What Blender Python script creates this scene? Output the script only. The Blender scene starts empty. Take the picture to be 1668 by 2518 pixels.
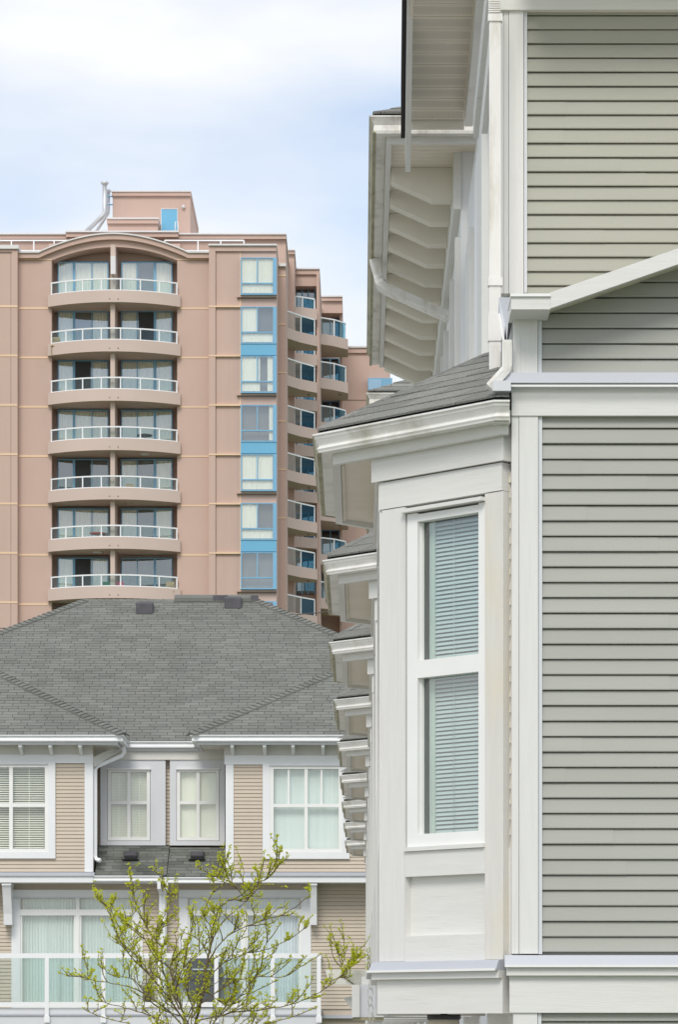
import bpy, math, random
from mathutils import Vector
random.seed(7)
scn = bpy.context.scene
# ------------------------------------------------------------------ camera
F, CX, CY, ZC = 7780.0, 885.0, 2529.0, 2.7      # focal length / principal point in photo pixels, eye height in metres
cam = bpy.data.cameras.new('camera'); camo = bpy.data.objects.new('camera', cam)
scn.collection.objects.link(camo); scn.camera = camo
camo.location = (0, 0, ZC); camo.rotation_euler = (math.radians(90), 0, 0)
cam.sensor_fit = 'HORIZONTAL'; cam.sensor_width = 36.0; cam.lens = F / 1668 * 36.0
cam.shift_x = (834 - CX) / 1668.0; cam.shift_y = (CY - 1259) / 1668.0
cam.clip_start = 0.5; cam.clip_end = 5000
# ------------------------------------------------------------------ world and sun
SUN_EL, SUN_AZ = 44.0, 190.0          # degrees; azimuth clockwise from +Y
wd = bpy.data.worlds.new('World'); scn.world = wd; wd.use_nodes = True
nt = wd.node_tree; nt.nodes.clear()
def N(tree, t, **k):
    n = tree.nodes.new(t)
    for a, v in k.items(): setattr(n, a, v)
    return n
out = N(nt, 'ShaderNodeOutputWorld'); bg1 = N(nt, 'ShaderNodeBackground'); bg2 = N(nt, 'ShaderNodeBackground'); mixw = N(nt, 'ShaderNodeMixShader')
sky = N(nt, 'ShaderNodeTexSky', sky_type='NISHITA'); sky.sun_disc = False
sky.sun_elevation = math.radians(SUN_EL); sky.sun_rotation = math.radians(SUN_AZ); sky.air_density = 1.0; sky.dust_density = 0.6
nt.links.new(sky.outputs[0], bg1.inputs[0]); bg1.inputs[1].default_value = 0.13
bg2.inputs[0].default_value = (0.955, 0.97, 1.0, 1); bg2.inputs[1].default_value = 0.82
tc = N(nt, 'ShaderNodeTexCoord'); mp = N(nt, 'ShaderNodeMapping'); mp.inputs['Scale'].default_value = (3.0, 3.0, 9.0); mp.inputs['Location'].default_value = (0.35, 0.0, 0.15); mp.inputs['Rotation'].default_value = (0, math.radians(-14), 0)
nz = N(nt, 'ShaderNodeTexNoise'); nz.inputs['Scale'].default_value = 1.35; nz.inputs['Detail'].default_value = 6; nz.inputs['Roughness'].default_value = 0.48
rp = N(nt, 'ShaderNodeValToRGB'); rp.color_ramp.elements[0].position = 0.34; rp.color_ramp.elements[0].color = (0.22, 0.22, 0.22, 1); rp.color_ramp.elements[1].position = 0.60
nt.links.new(tc.outputs['Generated'], mp.inputs[0]); nt.links.new(mp.outputs[0], nz.inputs['Vector']); nt.links.new(nz.outputs['Fac'], rp.inputs[0])
nt.links.new(rp.outputs[0], mixw.inputs[0]); nt.links.new(bg1.outputs[0], mixw.inputs[1]); nt.links.new(bg2.outputs[0], mixw.inputs[2]); nt.links.new(mixw.outputs[0], out.inputs[0])
sun = bpy.data.lights.new('sun', 'SUN'); sun.energy = 1.5; sun.angle = math.radians(22); sun.color = (1.0, 0.955, 0.88)
suno = bpy.data.objects.new('sun', sun); scn.collection.objects.link(suno)
a, e = math.radians(SUN_AZ), math.radians(SUN_EL)
sd = Vector((math.sin(a) * math.cos(e), math.cos(a) * math.cos(e), math.sin(e)))
suno.rotation_euler = sd.to_track_quat('Z', 'Y').to_euler(); suno.location = (-20, -30, 40)
vs = scn.view_settings; vs.view_transform = 'Standard'; vs.look = 'None'; vs.gamma = 1.0; vs.exposure = 0.34; vs.use_curve_mapping = False
# ------------------------------------------------------------------ materials
MATS = {}
def mat(name, col, rough=0.6, var=0.06, vscale=3.0, bump=0.0, bscale=60.0, stretch=(1, 1, 1), dirt=0.0, dcol=(0.16, 0.14, 0.09), dscale=2.0, dstretch=(1, 1, 0.35), metal=0.0, rnd=0.0, spec=0.4, tint=0.0, crack=None):
    m = bpy.data.materials.new(name); m.use_nodes = True; t = m.node_tree; b = t.nodes['Principled BSDF']
    b.inputs['Roughness'].default_value = rough; b.inputs['Metallic'].default_value = metal; b.inputs['Specular IOR Level'].default_value = spec
    g = N(t, 'ShaderNodeNewGeometry')
    mp = N(t, 'ShaderNodeMapping'); mp.inputs['Scale'].default_value = stretch; t.links.new(g.outputs['Position'], mp.inputs[0])
    n1 = N(t, 'ShaderNodeTexNoise'); n1.inputs['Scale'].default_value = vscale; n1.inputs['Detail'].default_value = 5; t.links.new(mp.outputs[0], n1.inputs['Vector'])
    hs = N(t, 'ShaderNodeHueSaturation'); hs.inputs['Color'].default_value = (*col, 1)
    mr = N(t, 'ShaderNodeMapRange'); mr.inputs['From Min'].default_value = 0.3; mr.inputs['From Max'].default_value = 0.7; mr.inputs['To Min'].default_value = 1 - var; mr.inputs['To Max'].default_value = 1 + var
    t.links.new(n1.outputs['Fac'], mr.inputs['Value']); last = mr.outputs[0]
    if rnd or tint:
        oi = N(t, 'ShaderNodeObjectInfo'); at = N(t, 'ShaderNodeAttribute'); at.attribute_name = 'tint'
        ad = N(t, 'ShaderNodeMath', operation='ADD'); t.links.new(oi.outputs['Random'], ad.inputs[0]); t.links.new(at.outputs['Fac'], ad.inputs[1])
        fr = N(t, 'ShaderNodeMath', operation='FRACT'); t.links.new(ad.outputs[0], fr.inputs[0])
        m2 = N(t, 'ShaderNodeMapRange'); m2.inputs['To Min'].default_value = 1 - rnd; m2.inputs['To Max'].default_value = 1 + rnd; t.links.new(fr.outputs[0], m2.inputs['Value'])
        mu = N(t, 'ShaderNodeMath', operation='MULTIPLY'); t.links.new(last, mu.inputs[0]); t.links.new(m2.outputs[0], mu.inputs[1]); last = mu.outputs[0]
        m3 = N(t, 'ShaderNodeMapRange'); m3.inputs['To Min'].default_value = 0.5 - tint; m3.inputs['To Max'].default_value = 0.5 + tint
        f2 = N(t, 'ShaderNodeMath', operation='MULTIPLY'); f2.inputs[1].default_value = 7.31; t.links.new(fr.outputs[0], f2.inputs[0])
        f3 = N(t, 'ShaderNodeMath', operation='FRACT'); t.links.new(f2.outputs[0], f3.inputs[0]); t.links.new(f3.outputs[0], m3.inputs['Value']); t.links.new(m3.outputs[0], hs.inputs['Hue'])
    t.links.new(last, hs.inputs['Value']); colo = hs.outputs[0]
    if dirt:
        md = N(t, 'ShaderNodeMapping'); md.inputs['Scale'].default_value = dstretch; t.links.new(g.outputs['Position'], md.inputs[0])
        n2 = N(t, 'ShaderNodeTexNoise'); n2.inputs['Scale'].default_value = dscale; n2.inputs['Detail'].default_value = 8; n2.inputs['Roughness'].default_value = 0.65; t.links.new(md.outputs[0], n2.inputs['Vector'])
        r2 = N(t, 'ShaderNodeMapRange'); r2.inputs['From Min'].default_value = 0.5; r2.inputs['From Max'].default_value = 0.78; r2.inputs['To Max'].default_value = dirt; t.links.new(n2.outputs['Fac'], r2.inputs['Value'])
        mx = N(t, 'ShaderNodeMixRGB'); mx.inputs[2].default_value = (*dcol, 1); t.links.new(r2.outputs[0], mx.inputs[0]); t.links.new(colo, mx.inputs[1]); colo = mx.outputs[0]
    if crack:
        mc = N(t, 'ShaderNodeMapping'); mc.inputs['Scale'].default_value = crack; t.links.new(g.outputs['Position'], mc.inputs[0])
        n4 = N(t, 'ShaderNodeTexNoise'); n4.inputs['Scale'].default_value = 1.0; n4.inputs['Detail'].default_value = 3; t.links.new(mc.outputs[0], n4.inputs['Vector'])
        r4 = N(t, 'ShaderNodeMapRange'); r4.inputs['From Min'].default_value = 0.63; r4.inputs['From Max'].default_value = 0.72; r4.inputs['To Max'].default_value = 0.2; t.links.new(n4.outputs['Fac'], r4.inputs['Value'])
        m4 = N(t, 'ShaderNodeMixRGB'); m4.inputs[2].default_value = (0.36, 0.33, 0.27, 1); t.links.new(r4.outputs[0], m4.inputs[0]); t.links.new(colo, m4.inputs[1]); colo = m4.outputs[0]
    t.links.new(colo, b.inputs['Base Color'])
    if bump:
        n3 = N(t, 'ShaderNodeTexNoise'); n3.inputs['Scale'].default_value = bscale; n3.inputs['Detail'].default_value = 4; t.links.new(mp.outputs[0], n3.inputs['Vector'])
        bp = N(t, 'ShaderNodeBump'); bp.inputs['Strength'].default_value = bump; bp.inputs['Distance'].default_value = 0.01; t.links.new(n3.outputs['Fac'], bp.inputs['Height']); t.links.new(bp.outputs[0], b.inputs['Normal'])
    MATS[name] = m; return m
def glass(name, tint, base=0.12, rough=0.02, k=0.9, gcol=(1, 1, 1)):
    m = bpy.data.materials.new(name); m.use_nodes = True; t = m.node_tree; t.nodes.clear()
    o = N(t, 'ShaderNodeOutputMaterial'); tr = N(t, 'ShaderNodeBsdfTransparent'); tr.inputs[0].default_value = (*tint, 1)
    gl = N(t, 'ShaderNodeBsdfGlossy'); gl.inputs['Roughness'].default_value = rough; gl.inputs[0].default_value = (*gcol, 1)
    fr = N(t, 'ShaderNodeFresnel'); fr.inputs[0].default_value = 1.5
    ma = N(t, 'ShaderNodeMath', operation='MULTIPLY_ADD'); ma.inputs[1].default_value = k; ma.inputs[2].default_value = base; ma.use_clamp = True; t.links.new(fr.outputs[0], ma.inputs[0])
    g0 = N(t, 'ShaderNodeNewGeometry'); iv = N(t, 'ShaderNodeMath', operation='SUBTRACT'); iv.inputs[0].default_value = 1.0; t.links.new(g0.outputs['Backfacing'], iv.inputs[1])
    fm = N(t, 'ShaderNodeMath', operation='MULTIPLY'); t.links.new(ma.outputs[0], fm.inputs[0]); t.links.new(iv.outputs[0], fm.inputs[1])   # reflect on the outer face only
    mx = N(t, 'ShaderNodeMixShader'); t.links.new(fm.outputs[0], mx.inputs[0]); t.links.new(tr.outputs[0], mx.inputs[1]); t.links.new(gl.outputs[0], mx.inputs[2]); t.links.new(mx.outputs[0], o.inputs[0])
    # slight unevenness of the pane
    g = N(t, 'ShaderNodeNewGeometry'); n = N(t, 'ShaderNodeTexNoise'); n.inputs['Scale'].default_value = 0.8; t.links.new(g.outputs['Position'], n.inputs['Vector'])
    bp = N(t, 'ShaderNodeBump'); bp.inputs['Strength'].default_value = 0.05; bp.inputs['Distance'].default_value = 0.05; t.links.new(n.outputs['Fac'], bp.inputs['Height']); t.links.new(bp.outputs[0], gl.inputs['Normal'])
    MATS[name] = m; return m
for nm_, cl_ in (('siding', (0.392, 0.394, 0.358)), ('siding_upper', (0.385, 0.383, 0.322))): mat(nm_, cl_, 0.55, 0.05, 1.3, 0.06, 30, (0.6, 1, 4), rnd=0.02, dirt=0.12, dcol=(0.30, 0.29, 0.22), dscale=1.7)  # second entry: slightly warmer, darker tone for the upper wall boards
mat('trim_v', (0.725, 0.72, 0.695), 0.6, 0.025, 9, 0.12, 40, (4, 4, 0.35), dirt=0.13, dcol=(0.50, 0.47, 0.38), dscale=5, dstretch=(3, 3, 0.25), crack=(90, 90, 1.1))
mat('trim_h', (0.73, 0.725, 0.695), 0.6, 0.025, 9, 0.12, 40, (0.35, 0.35, 5), dirt=0.13, dcol=(0.50, 0.47, 0.38), dscale=3, dstretch=(0.5, 0.5, 3), crack=(2.2, 2.2, 110))
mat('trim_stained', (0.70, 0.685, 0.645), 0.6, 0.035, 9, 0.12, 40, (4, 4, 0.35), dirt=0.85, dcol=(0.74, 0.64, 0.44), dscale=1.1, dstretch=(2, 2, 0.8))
mat('jamb', (0.62, 0.66, 0.58), 0.5)
mat('frame', (0.84, 0.84, 0.82), 0.35, 0.02, 4)
mat('flashing', (0.50, 0.52, 0.57), 0.45, 0.03, 2, dirt=0.10, dcol=(0.5, 0.5, 0.5), spec=0.5)
mat('gutter', (0.80, 0.79, 0.76), 0.35, 0.05, 3, dirt=0.55, dcol=(0.30, 0.26, 0.15), dscale=4, dstretch=(1.2, 1.2, 0.8))
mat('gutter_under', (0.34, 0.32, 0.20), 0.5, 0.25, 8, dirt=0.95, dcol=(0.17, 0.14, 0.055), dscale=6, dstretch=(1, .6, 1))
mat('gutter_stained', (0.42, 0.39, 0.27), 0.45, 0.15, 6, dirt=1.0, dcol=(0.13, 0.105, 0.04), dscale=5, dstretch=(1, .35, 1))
mat('gutter_grimy', (0.74, 0.72, 0.67), 0.4, 0.08, 4, dirt=0.8, dcol=(0.28, 0.24, 0.18), dscale=5, dstretch=(1.5, .6, .8))
mat('soffit', (0.76, 0.70, 0.59), 0.6, 0.04, 3, dirt=0.1, dcol=(0.35, 0.3, 0.2))
mat('bracket', (0.80, 0.765, 0.68), 0.6, 0.03, 3)
mat('hole', (0.10, 0.09, 0.075), 0.8)
mat('spout', (0.80, 0.79, 0.76), 0.38, 0.03, 4, dirt=0.5, dcol=(0.42, 0.33, 0.20), dscale=7, dstretch=(2, 2, 0.35))
mat('shingle_near', (0.255, 0.255, 0.235), 0.95, 0.40, 150, 0.7, 160, rnd=0.16, tint=0.02, spec=0.1, dirt=0.35, dcol=(0.15, 0.15, 0.135), dscale=3)
mat('shingle', (0.200, 0.203, 0.186), 0.95, 0.08, 0.9, 0.3, 80, rnd=0.11, tint=0.025, spec=0.1, dirt=0.30, dcol=(0.13, 0.135, 0.12), dscale=1.1, dstretch=(1, .25, .25))
mat('shingle_low', (0.165, 0.172, 0.155), 0.95, 0.20, 1.5, 0.3, 80, rnd=0.25, tint=0.03, spec=0.1, dirt=0.55, dcol=(0.06, 0.06, 0.05), dscale=1.2)
mat('roof_dark', (0.035, 0.035, 0.036), 0.9, 0.1)
mat('felt', (0.055, 0.06, 0.058), 0.95, 0.1)
mat('vent', (0.095, 0.09, 0.10), 0.7, 0.15, 6)
mat('vent_dark', (0.02, 0.02, 0.022), 0.8)
mat('siding_tan', (0.565, 0.485, 0.395), 0.6, 0.04, 1.2, rnd=0.02, dirt=0.08, dcol=(0.35, 0.3, 0.25))
mat('white_paint', (0.80, 0.81, 0.82), 0.5, 0.02, 2, dirt=0.05, dcol=(0.5, 0.5, 0.5))
mat('grey_paint', (0.66, 0.675, 0.70), 0.55, 0.02, 2)
mat('soffit_mid', (0.68, 0.67, 0.63), 0.6, 0.03)
mat('stucco', (0.575, 0.415, 0.35), 0.85, 0.03, 0.35, 0.1, 8, dirt=0.30, dcol=(0.42, 0.31, 0.265), dscale=0.9, dstretch=(1, 1, 0.07))
mat('stucco_slab', (0.61, 0.485, 0.425), 0.85, 0.03, 0.4, dirt=0.10, dcol=(0.4, 0.33, 0.3), dscale=0.5)
mat('stucco_line', (0.80, 0.58, 0.39), 0.8, 0.05, 0.5)
mat('stucco_groove', (0.30, 0.22, 0.19), 0.9)
mat('cap', (0.72, 0.70, 0.70), 0.5, 0.03)
mat('blue', (0.20, 0.43, 0.63), 0.45, 0.03, 0.5)
mat('blue_panel', (0.155, 0.43, 0.64), 0.4, 0.02, 0.3)
mat('rail_white', (0.82, 0.83, 0.84), 0.4, 0.01)
mat('curtain', (0.86, 0.84, 0.72), 0.9, 0.05, 2, stretch=(3, 3, .1))
mat('drape', (0.735, 0.80, 0.775), 0.9, 0.06, 6, stretch=(2, 2, .05))
mat('drape2', (0.76, 0.81, 0.84), 0.9, 0.06, 6, stretch=(2, 2, .05))
mat('slat', (0.64, 0.68, 0.66), 0.45, 0.01)
mat('slat_cream', (0.88, 0.86, 0.74), 0.5, 0.01)
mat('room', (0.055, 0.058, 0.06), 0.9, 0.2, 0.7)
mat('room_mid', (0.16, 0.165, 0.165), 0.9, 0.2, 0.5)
mat('steel', (0.62, 0.63, 0.64), 0.4, 0.06, 1, metal=0.55)
mat('dark_metal', (0.05, 0.05, 0.055), 0.5)
mat('bark', (0.15, 0.115, 0.065), 0.9, 0.25, 12, 0.5, 60, (1, 1, .3))
mat('grass', (0.07, 0.11, 0.035), 0.95, 0.3, 0.6, 0.5, 10)
mat('asphalt', (0.055, 0.055, 0.057), 0.9, 0.2, 2, 0.3, 40)
mat('concrete', (0.38, 0.36, 0.325), 0.9, 0.12, 0.8, 0.2, 30)
mat('red', (0.42, 0.08, 0.06), 0.6); mat('wicker', (0.42, 0.33, 0.2), 0.8); mat('green_cloth', (0.03, 0.16, 0.10), 0.8); mat('pink', (0.6, 0.12, 0.22), 0.7)
mat('cable', (0.10, 0.10, 0.10), 0.7); mat('wood_pole', (0.16, 0.12, 0.09), 0.9, 0.2)
mat('patina', (0.55, 0.53, 0.48), 0.6, 0.2, 20)
glass('glass_bay', (0.915, 0.965, 0.955), 0.15, 0.015, 0.9)
glass('glass_mid', (0.965, 0.985, 0.98), 0.10, 0.02, 0.9)
glass('glass_tower', (0.975, 0.985, 0.98), 0.20, 0.02, 0.9, (0.86, 0.92, 0.96))
glass('glass_rail', (0.88, 0.935, 0.925), 0.05, 0.02, 0.3)
glass('glass_blue', (0.48, 0.70, 0.78), 0.08, 0.03, 0.2, (0.6, 0.8, 1))
m = mat('leaf', (0.56, 0.61, 0.025), 0.5, 0.22, 5); t_ = m.node_tree; b_ = t_.nodes['Principled BSDF']
tl_ = N(t_, 'ShaderNodeBsdfTranslucent'); tl_.inputs[0].default_value = (0.75, 0.78, 0.05, 1); mx_ = N(t_, 'ShaderNodeMixShader'); mx_.inputs[0].default_value = 0.4
t_.links.new(b_.outputs[0], mx_.inputs[1]); t_.links.new(tl_.outputs[0], mx_.inputs[2]); t_.links.new(mx_.outputs[0], t_.nodes['Material Output'].inputs[0])
# ------------------------------------------------------------------ scene helpers
C = scn.collection
WL, KIDS = {}, {}
def P(px, py, d): return Vector(((px - CX) * d / F, d, ZC + (CY - py) * d / F))
def XX(px, d): return (px - CX) * d / F
def ZZ(py, d): return ZC + (CY - py) * d / F
def link(o, parent, w):
    C.objects.link(o); WL[o.name] = Vector(w); KIDS.setdefault(o.name, [])
    if parent is not None:
        o.parent = parent; o.location = Vector(w) - WL[parent.name]; KIDS[parent.name].append(o)
    else: o.location = w
    return o
def empty(name, loc, parent=None):
    o = bpy.data.objects.new(name, None); o.empty_display_size = 0.2
    return link(o, parent, loc)
def tag(o, label=None, cat=None, group=None, kind=None):
    if label: o['label'] = label
    if cat: o['category'] = cat
    if group: o['group'] = group
    if kind: o['kind'] = kind
    return o
def mesh(name, vs_, fs, m, parent=None, smooth=False, tint=None):
    xs = [v[0] for v in vs_]; ys = [v[1] for v in vs_]; zs = [v[2] for v in vs_]
    c = Vector(((min(xs) + max(xs)) / 2, (min(ys) + max(ys)) / 2, (min(zs) + max(zs)) / 2))
    me = bpy.data.meshes.new(name); me.from_pydata([(v[0] - c.x, v[1] - c.y, v[2] - c.z) for v in vs_], [], fs); me.update()
    me.materials.append(MATS[m])
    if smooth: me.polygons.foreach_set('use_smooth', [True] * len(me.polygons))
    if tint is not None:
        at = me.attributes.new('tint', 'FLOAT', 'FACE'); at.data.foreach_set('value', tint)
    return link(bpy.data.objects.new(name, me), parent, c)
BF = [(0, 3, 2, 1), (4, 5, 6, 7), (0, 1, 5, 4), (1, 2, 6, 5), (2, 3, 7, 6), (3, 0, 4, 7)]
def box(name, x0, x1, y0, y1, z0, z1, m, parent=None):
    return mesh(name, [(x0, y0, z0), (x1, y0, z0), (x1, y1, z0), (x0, y1, z0), (x0, y0, z1), (x1, y0, z1), (x1, y1, z1), (x0, y1, z1)], BF, m, parent)
def hexa(name, p, m, parent=None): return mesh(name, p, BF, m, parent)
def pbox(name, x0, x1, yt, yb, d0, d1, m, parent=None):
    "box whose front face (at depth d0) fills the given photo-pixel rectangle"
    return box(name, XX(x0, d0), XX(x1, d0), d0, d1, ZZ(yb, d0), ZZ(yt, d0), m, parent)
def poly_prism(name, poly, off, m, parent=None):
    "poly: list of 3D points (planar); off: extrusion vector"
    n = len(poly); off = Vector(off); v = [Vector(p) for p in poly] + [Vector(p) + off for p in poly]
    f = [tuple(range(n - 1, -1, -1)), tuple(range(n, 2 * n))] + [(i, (i + 1) % n, n + (i + 1) % n, n + i) for i in range(n)]
    return mesh(name, v, f, m, parent)
def tube_geo(pts, rads, sides=8, cap=True, sq=None):
    "round tube (or rectangular when sq=(w,h)) through points"
    V, Fc = [], []; pts = [Vector(p) for p in pts]; n = len(pts); prev = None
    for i, p in enumerate(pts):
        t = (pts[min(i + 1, n - 1)] - pts[max(i - 1, 0)]).normalized()
        up = Vector((0, 0, 1)) if abs(t.z) < 0.9 else Vector((0, 1, 0))
        if prev is not None: up = prev
        a_ = t.cross(up)
        if a_.length < 1e-5: a_ = t.cross(Vector((1, 0, 0)))
        a_.normalize(); b2 = a_.cross(t).normalized(); prev = b2
        r = rads[i] if isinstance(rads, (list, tuple)) else rads
        if sq:
            for (s, q) in ((-1, -1), (1, -1), (1, 1), (-1, 1)): V.append(p + a_ * s * sq[0] / 2 + b2 * q * sq[1] / 2)
        else:
            for k in range(sides): V.append(p + a_ * math.cos(2 * math.pi * k / sides) * r + b2 * math.sin(2 * math.pi * k / sides) * r)
    k = 4 if sq else sides
    for i in range(n - 1):
        for j in range(k): Fc.append((i * k + j, i * k + (j + 1) % k, (i + 1) * k + (j + 1) % k, (i + 1) * k + j))
    if cap: Fc += [tuple(range(k - 1, -1, -1)), tuple(range((n - 1) * k, n * k))]
    return V, Fc
def tube(name, pts, rads, m, parent=None, sides=10, sq=None):
    v, f = tube_geo(pts, rads, sides, True, sq); return mesh(name, v, f, m, parent, smooth=(sq is None))
def sweep(name, prof, path, m, parent=None, smooth=False, stain=None):
    "sweep closed profile [(outward, z)] along an XY path with mitred corners; outward = left-hand normal (-dy,dx)"
    n = len(path); k = len(prof); V = []
    def nrm(a_, b2):
        dx, dy = b2[0] - a_[0], b2[1] - a_[1]; l = math.hypot(dx, dy); return (-dy / l, dx / l)
    for i, p in enumerate(path):
        n0 = nrm(path[i - 1], p) if i else nrm(p, path[1]); n1 = nrm(p, path[i + 1]) if i < n - 1 else n0
        bx, by = n0[0] + n1[0], n0[1] + n1[1]; q = 2 / (bx * bx + by * by); bx *= q; by *= q
        for (o, z) in prof: V.append((p[0] + bx * o, p[1] + by * o, z))
    Fc = [(i * k + j, i * k + (j + 1) % k, (i + 1) * k + (j + 1) % k, (i + 1) * k + j) for i in range(n - 1) for j in range(k)]
    Fc += [tuple(range(k - 1, -1, -1)), tuple(range((n - 1) * k, n * k))]
    o = mesh(name, V, Fc, m, parent, smooth)
    if stain:
        sm_, seg, j0, j1 = stain; o.data.materials.append(MATS[sm_])
        for i in seg:
            for j in range(j0, j1): o.data.polygons[i * k + j].material_index = 1
    return o
def copy_tree(o, delta, parent=None):
    c = o.copy(); w = WL[o.name] + Vector(delta); link(c, parent, w)
    for ch in list(KIDS[o.name]): copy_tree(ch, delta, c)
    return c
def clip(poly, a_, b_, c_):
    "keep a*x+b*y<=c"
    r = []; n = len(poly)
    for i in range(n):
        p, q = poly[i], poly[(i + 1) % n]; dp = a_ * p[0] + b_ * p[1] - c_; dq = a_ * q[0] + b_ * q[1] - c_
        if dp <= 0: r.append(p)
        if dp * dq < 0: t = dp / (dp - dq); r.append((p[0] + (q[0] - p[0]) * t, p[1] + (q[1] - p[1]) * t))
    return r
def shingles(poly, up, expo, wid, thick, seed=1, jit=0.0, gap=0.004, lap=0.03):
    """lay tabs on the planar 3D polygon; up = up-slope unit vector. returns list of (verts, faces) prisms"""
    R = random.Random(seed); up = Vector(up).normalized(); o = Vector(poly[0])
    n = None
    for i in range(1, len(poly) - 1):
        n = (Vector(poly[i]) - o).cross(Vector(poly[i + 1]) - o)
        if n.length > 1e-6: break
    n.normalize()
    if n.z < 0: n = -n
    s = up.cross(n).normalized()
    pl = [((Vector(p) - o).dot(s), (Vector(p) - o).dot(up)) for p in poly]
    area = sum(pl[i][0] * pl[(i + 1) % len(pl)][1] - pl[(i + 1) % len(pl)][0] * pl[i][1] for i in range(len(pl)))
    if area < 0: pl.reverse()
    edges = []
    for i in range(len(pl)):
        p, q = pl[i], pl[(i + 1) % len(pl)]; a_, b2 = q[1] - p[1], -(q[0] - p[0])
        if math.hypot(a_, b2) > 1e-6: edges.append((a_, b2, a_ * p[0] + b2 * p[1]))
    s0, s1 = min(p[0] for p in pl), max(p[0] for p in pl); t0, t1 = min(p[1] for p in pl), max(p[1] for p in pl)
    res = []; r = 0; t = t0
    while t < t1:
        x = s0 - wid + (r % 2) * wid * 0.5 + R.uniform(-.12, .12) * wid
        while x < s1:
            w = wid * (1 + R.uniform(-jit, jit)); th = thick * R.uniform(0.75, 1.25)
            q = [(x + gap, t), (x + w - gap, t), (x + w - gap, t + expo + lap), (x + gap, t + expo + lap)]
            for e_ in edges:
                q = clip(q, *e_)
                if len(q) < 3: break
            if len(q) >= 3:
                lo = []; hi = []
                for (a_, b2) in q:
                    f = 1 - (b2 - t) / (expo + lap); base = o + s * a_ + up * b2
                    hi.append(base + n * (0.002 + th * f + thick * 0.2)); lo.append(base - n * 0.002)
                k = len(q); vv = lo + hi
                ff = [tuple(range(k - 1, -1, -1)), tuple(range(k, 2 * k))] + [(i, (i + 1) % k, k + (i + 1) % k, k + i) for i in range(k)]
                res.append((vv, ff))
            x += w
        t += expo; r += 1
    return res
def joined(name, geos, m, parent, kind='stuff'):
    V, Fc, T = [], [], []
    for (v, f) in geos:
        k = len(V); V += v; T += [random.random()] * len(f); Fc += [tuple(i + k for i in q) for q in f]
    o = mesh(name, V, Fc, m, parent, tint=T)
    if kind: o['kind'] = kind
    return o
def hip_caps(name, a_, b_, s1, s2, m, parent, step=0.2, w=0.13, t=0.015, each=True):
    "overlapping bent cap pieces from a (low) to b (high); s1,s2: unit vectors down each roof plane, square to the hip"
    a_, b_ = Vector(a_), Vector(b_); L = (b_ - a_).length; dr = (b_ - a_) / L; up = -(Vector(s1) + Vector(s2)).normalized(); s1, s2 = Vector(s1), Vector(s2); G = []
    i = 0.0
    while i < L - 0.03:
        e1 = min(i + step * 1.35, L); q0 = a_ + dr * i + up * (t * 1.9); q1 = a_ + dr * e1 + up * (t * 0.7)
        v = []
        for q, th in ((q0, t), (q1, t * .5)):
            v += [q + s1 * w, q, q + s2 * w, q + s1 * w - up * th, q - up * th, q + s2 * w - up * th]
        f = [(0, 1, 7, 6), (1, 2, 8, 7), (3, 9, 10, 4), (4, 10, 11, 5), (0, 3, 4, 1), (1, 4, 5, 2), (6, 7, 10, 9), (7, 8, 11, 10), (0, 6, 9, 3), (2, 5, 11, 8)]
        G.append((v, f)); i += step
    if each:
        for g in G: mesh(name, g[0], g[1], m, parent)
    else: joined(name, G, m, parent, None)
SR = random.Random(77)
def siding(name, x0, x1, d, zs, e, m, parent, xfun=None, k=1.0):
    joints = m.startswith('siding') and m != 'siding_tan'
    "lapped boards facing the camera; zs = bottom heights"
    sec = [(-0.004, 0.0), (0.015 * k, 0.0), (0.0155 * k, 0.005 * k), (0.003, e - 0.0062 * k), (-0.004, e - 0.0062 * k)]
    for z in zs:
        a_, b2 = (x0, x1) if xfun is None else xfun(z)
        if b2 - a_ < 0.03: continue
        segs_ = [(a_, b2, 0.0)]
        if joints and SR.random() < .38:
            xm = a_ + (min(b2, 1.75) - a_) * SR.uniform(.12, .95)
            if xm - a_ > .1: segs_ = [(a_, xm, .0016), (xm - .002, b2, 0.0)]
        dz = SR.uniform(-.0009, .0009)
        for (a_, b2, pr_) in segs_:
          v = [(a_, d - o - pr_, z + h + dz) for o, h in sec] + [(b2, d - o - pr_, z + h + dz + SR.uniform(-.0006, .0006)) for o, h in sec]
          n = len(sec); f = [tuple(range(n)), tuple(range(2 * n - 1, n - 1, -1))] + [(i, n + i, n + (i + 1) % n, (i + 1) % n) for i in range(n)]
          mesh(name, v, f, m, parent)
def frange(a_, b2, s):
    r = []
    while a_ < b2 - 1e-6: r.append(a_); a_ += s
    return r
# ================================================================== SETTING
g = box('ground', -400, 400, -120, 900, -0.5, 0.0, 'grass'); tag(g, 'mown grass ground around the townhouses', 'ground', kind='structure')
g = box('lane', -14.5, -1.7, -60, 62, -0.3, 0.02, 'concrete'); tag(g, 'pale concrete lane in front of the row', 'road', kind='structure')
g = box('path', -1.6, 0.2, 8, 60, -0.3, 0.03, 'concrete'); tag(g, 'concrete path along the row', 'path', kind='structure')
# ================================================================== RIGHT ROW: END TOWNHOUSE
S = 4.39                                        # width of one unit of the row
D0, D1 = 15.6, 16.9                             # lower and upper end walls
s0 = D0 / F
ROW = 'row of townhouses with projecting bays'
end = empty('townhouse', (3.0, 17.5, 0)); tag(end, 'grey clapboard end townhouse with white corner boards, tall bay window and sloping bargeboard', 'townhouse', ROW)
# bodies
XR = 5.2
box('wall', 0.80, XR, D0 + 0.012, 20.0, 0.0, ZZ(935, D0), 'siding', end)
E = 37.82 * s0
ztop_mid = None
box('wall', 0.80, XR - .05, D1 + 0.012, 20.02, ZZ(925, D0), 8.62, 'siding', end)
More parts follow.
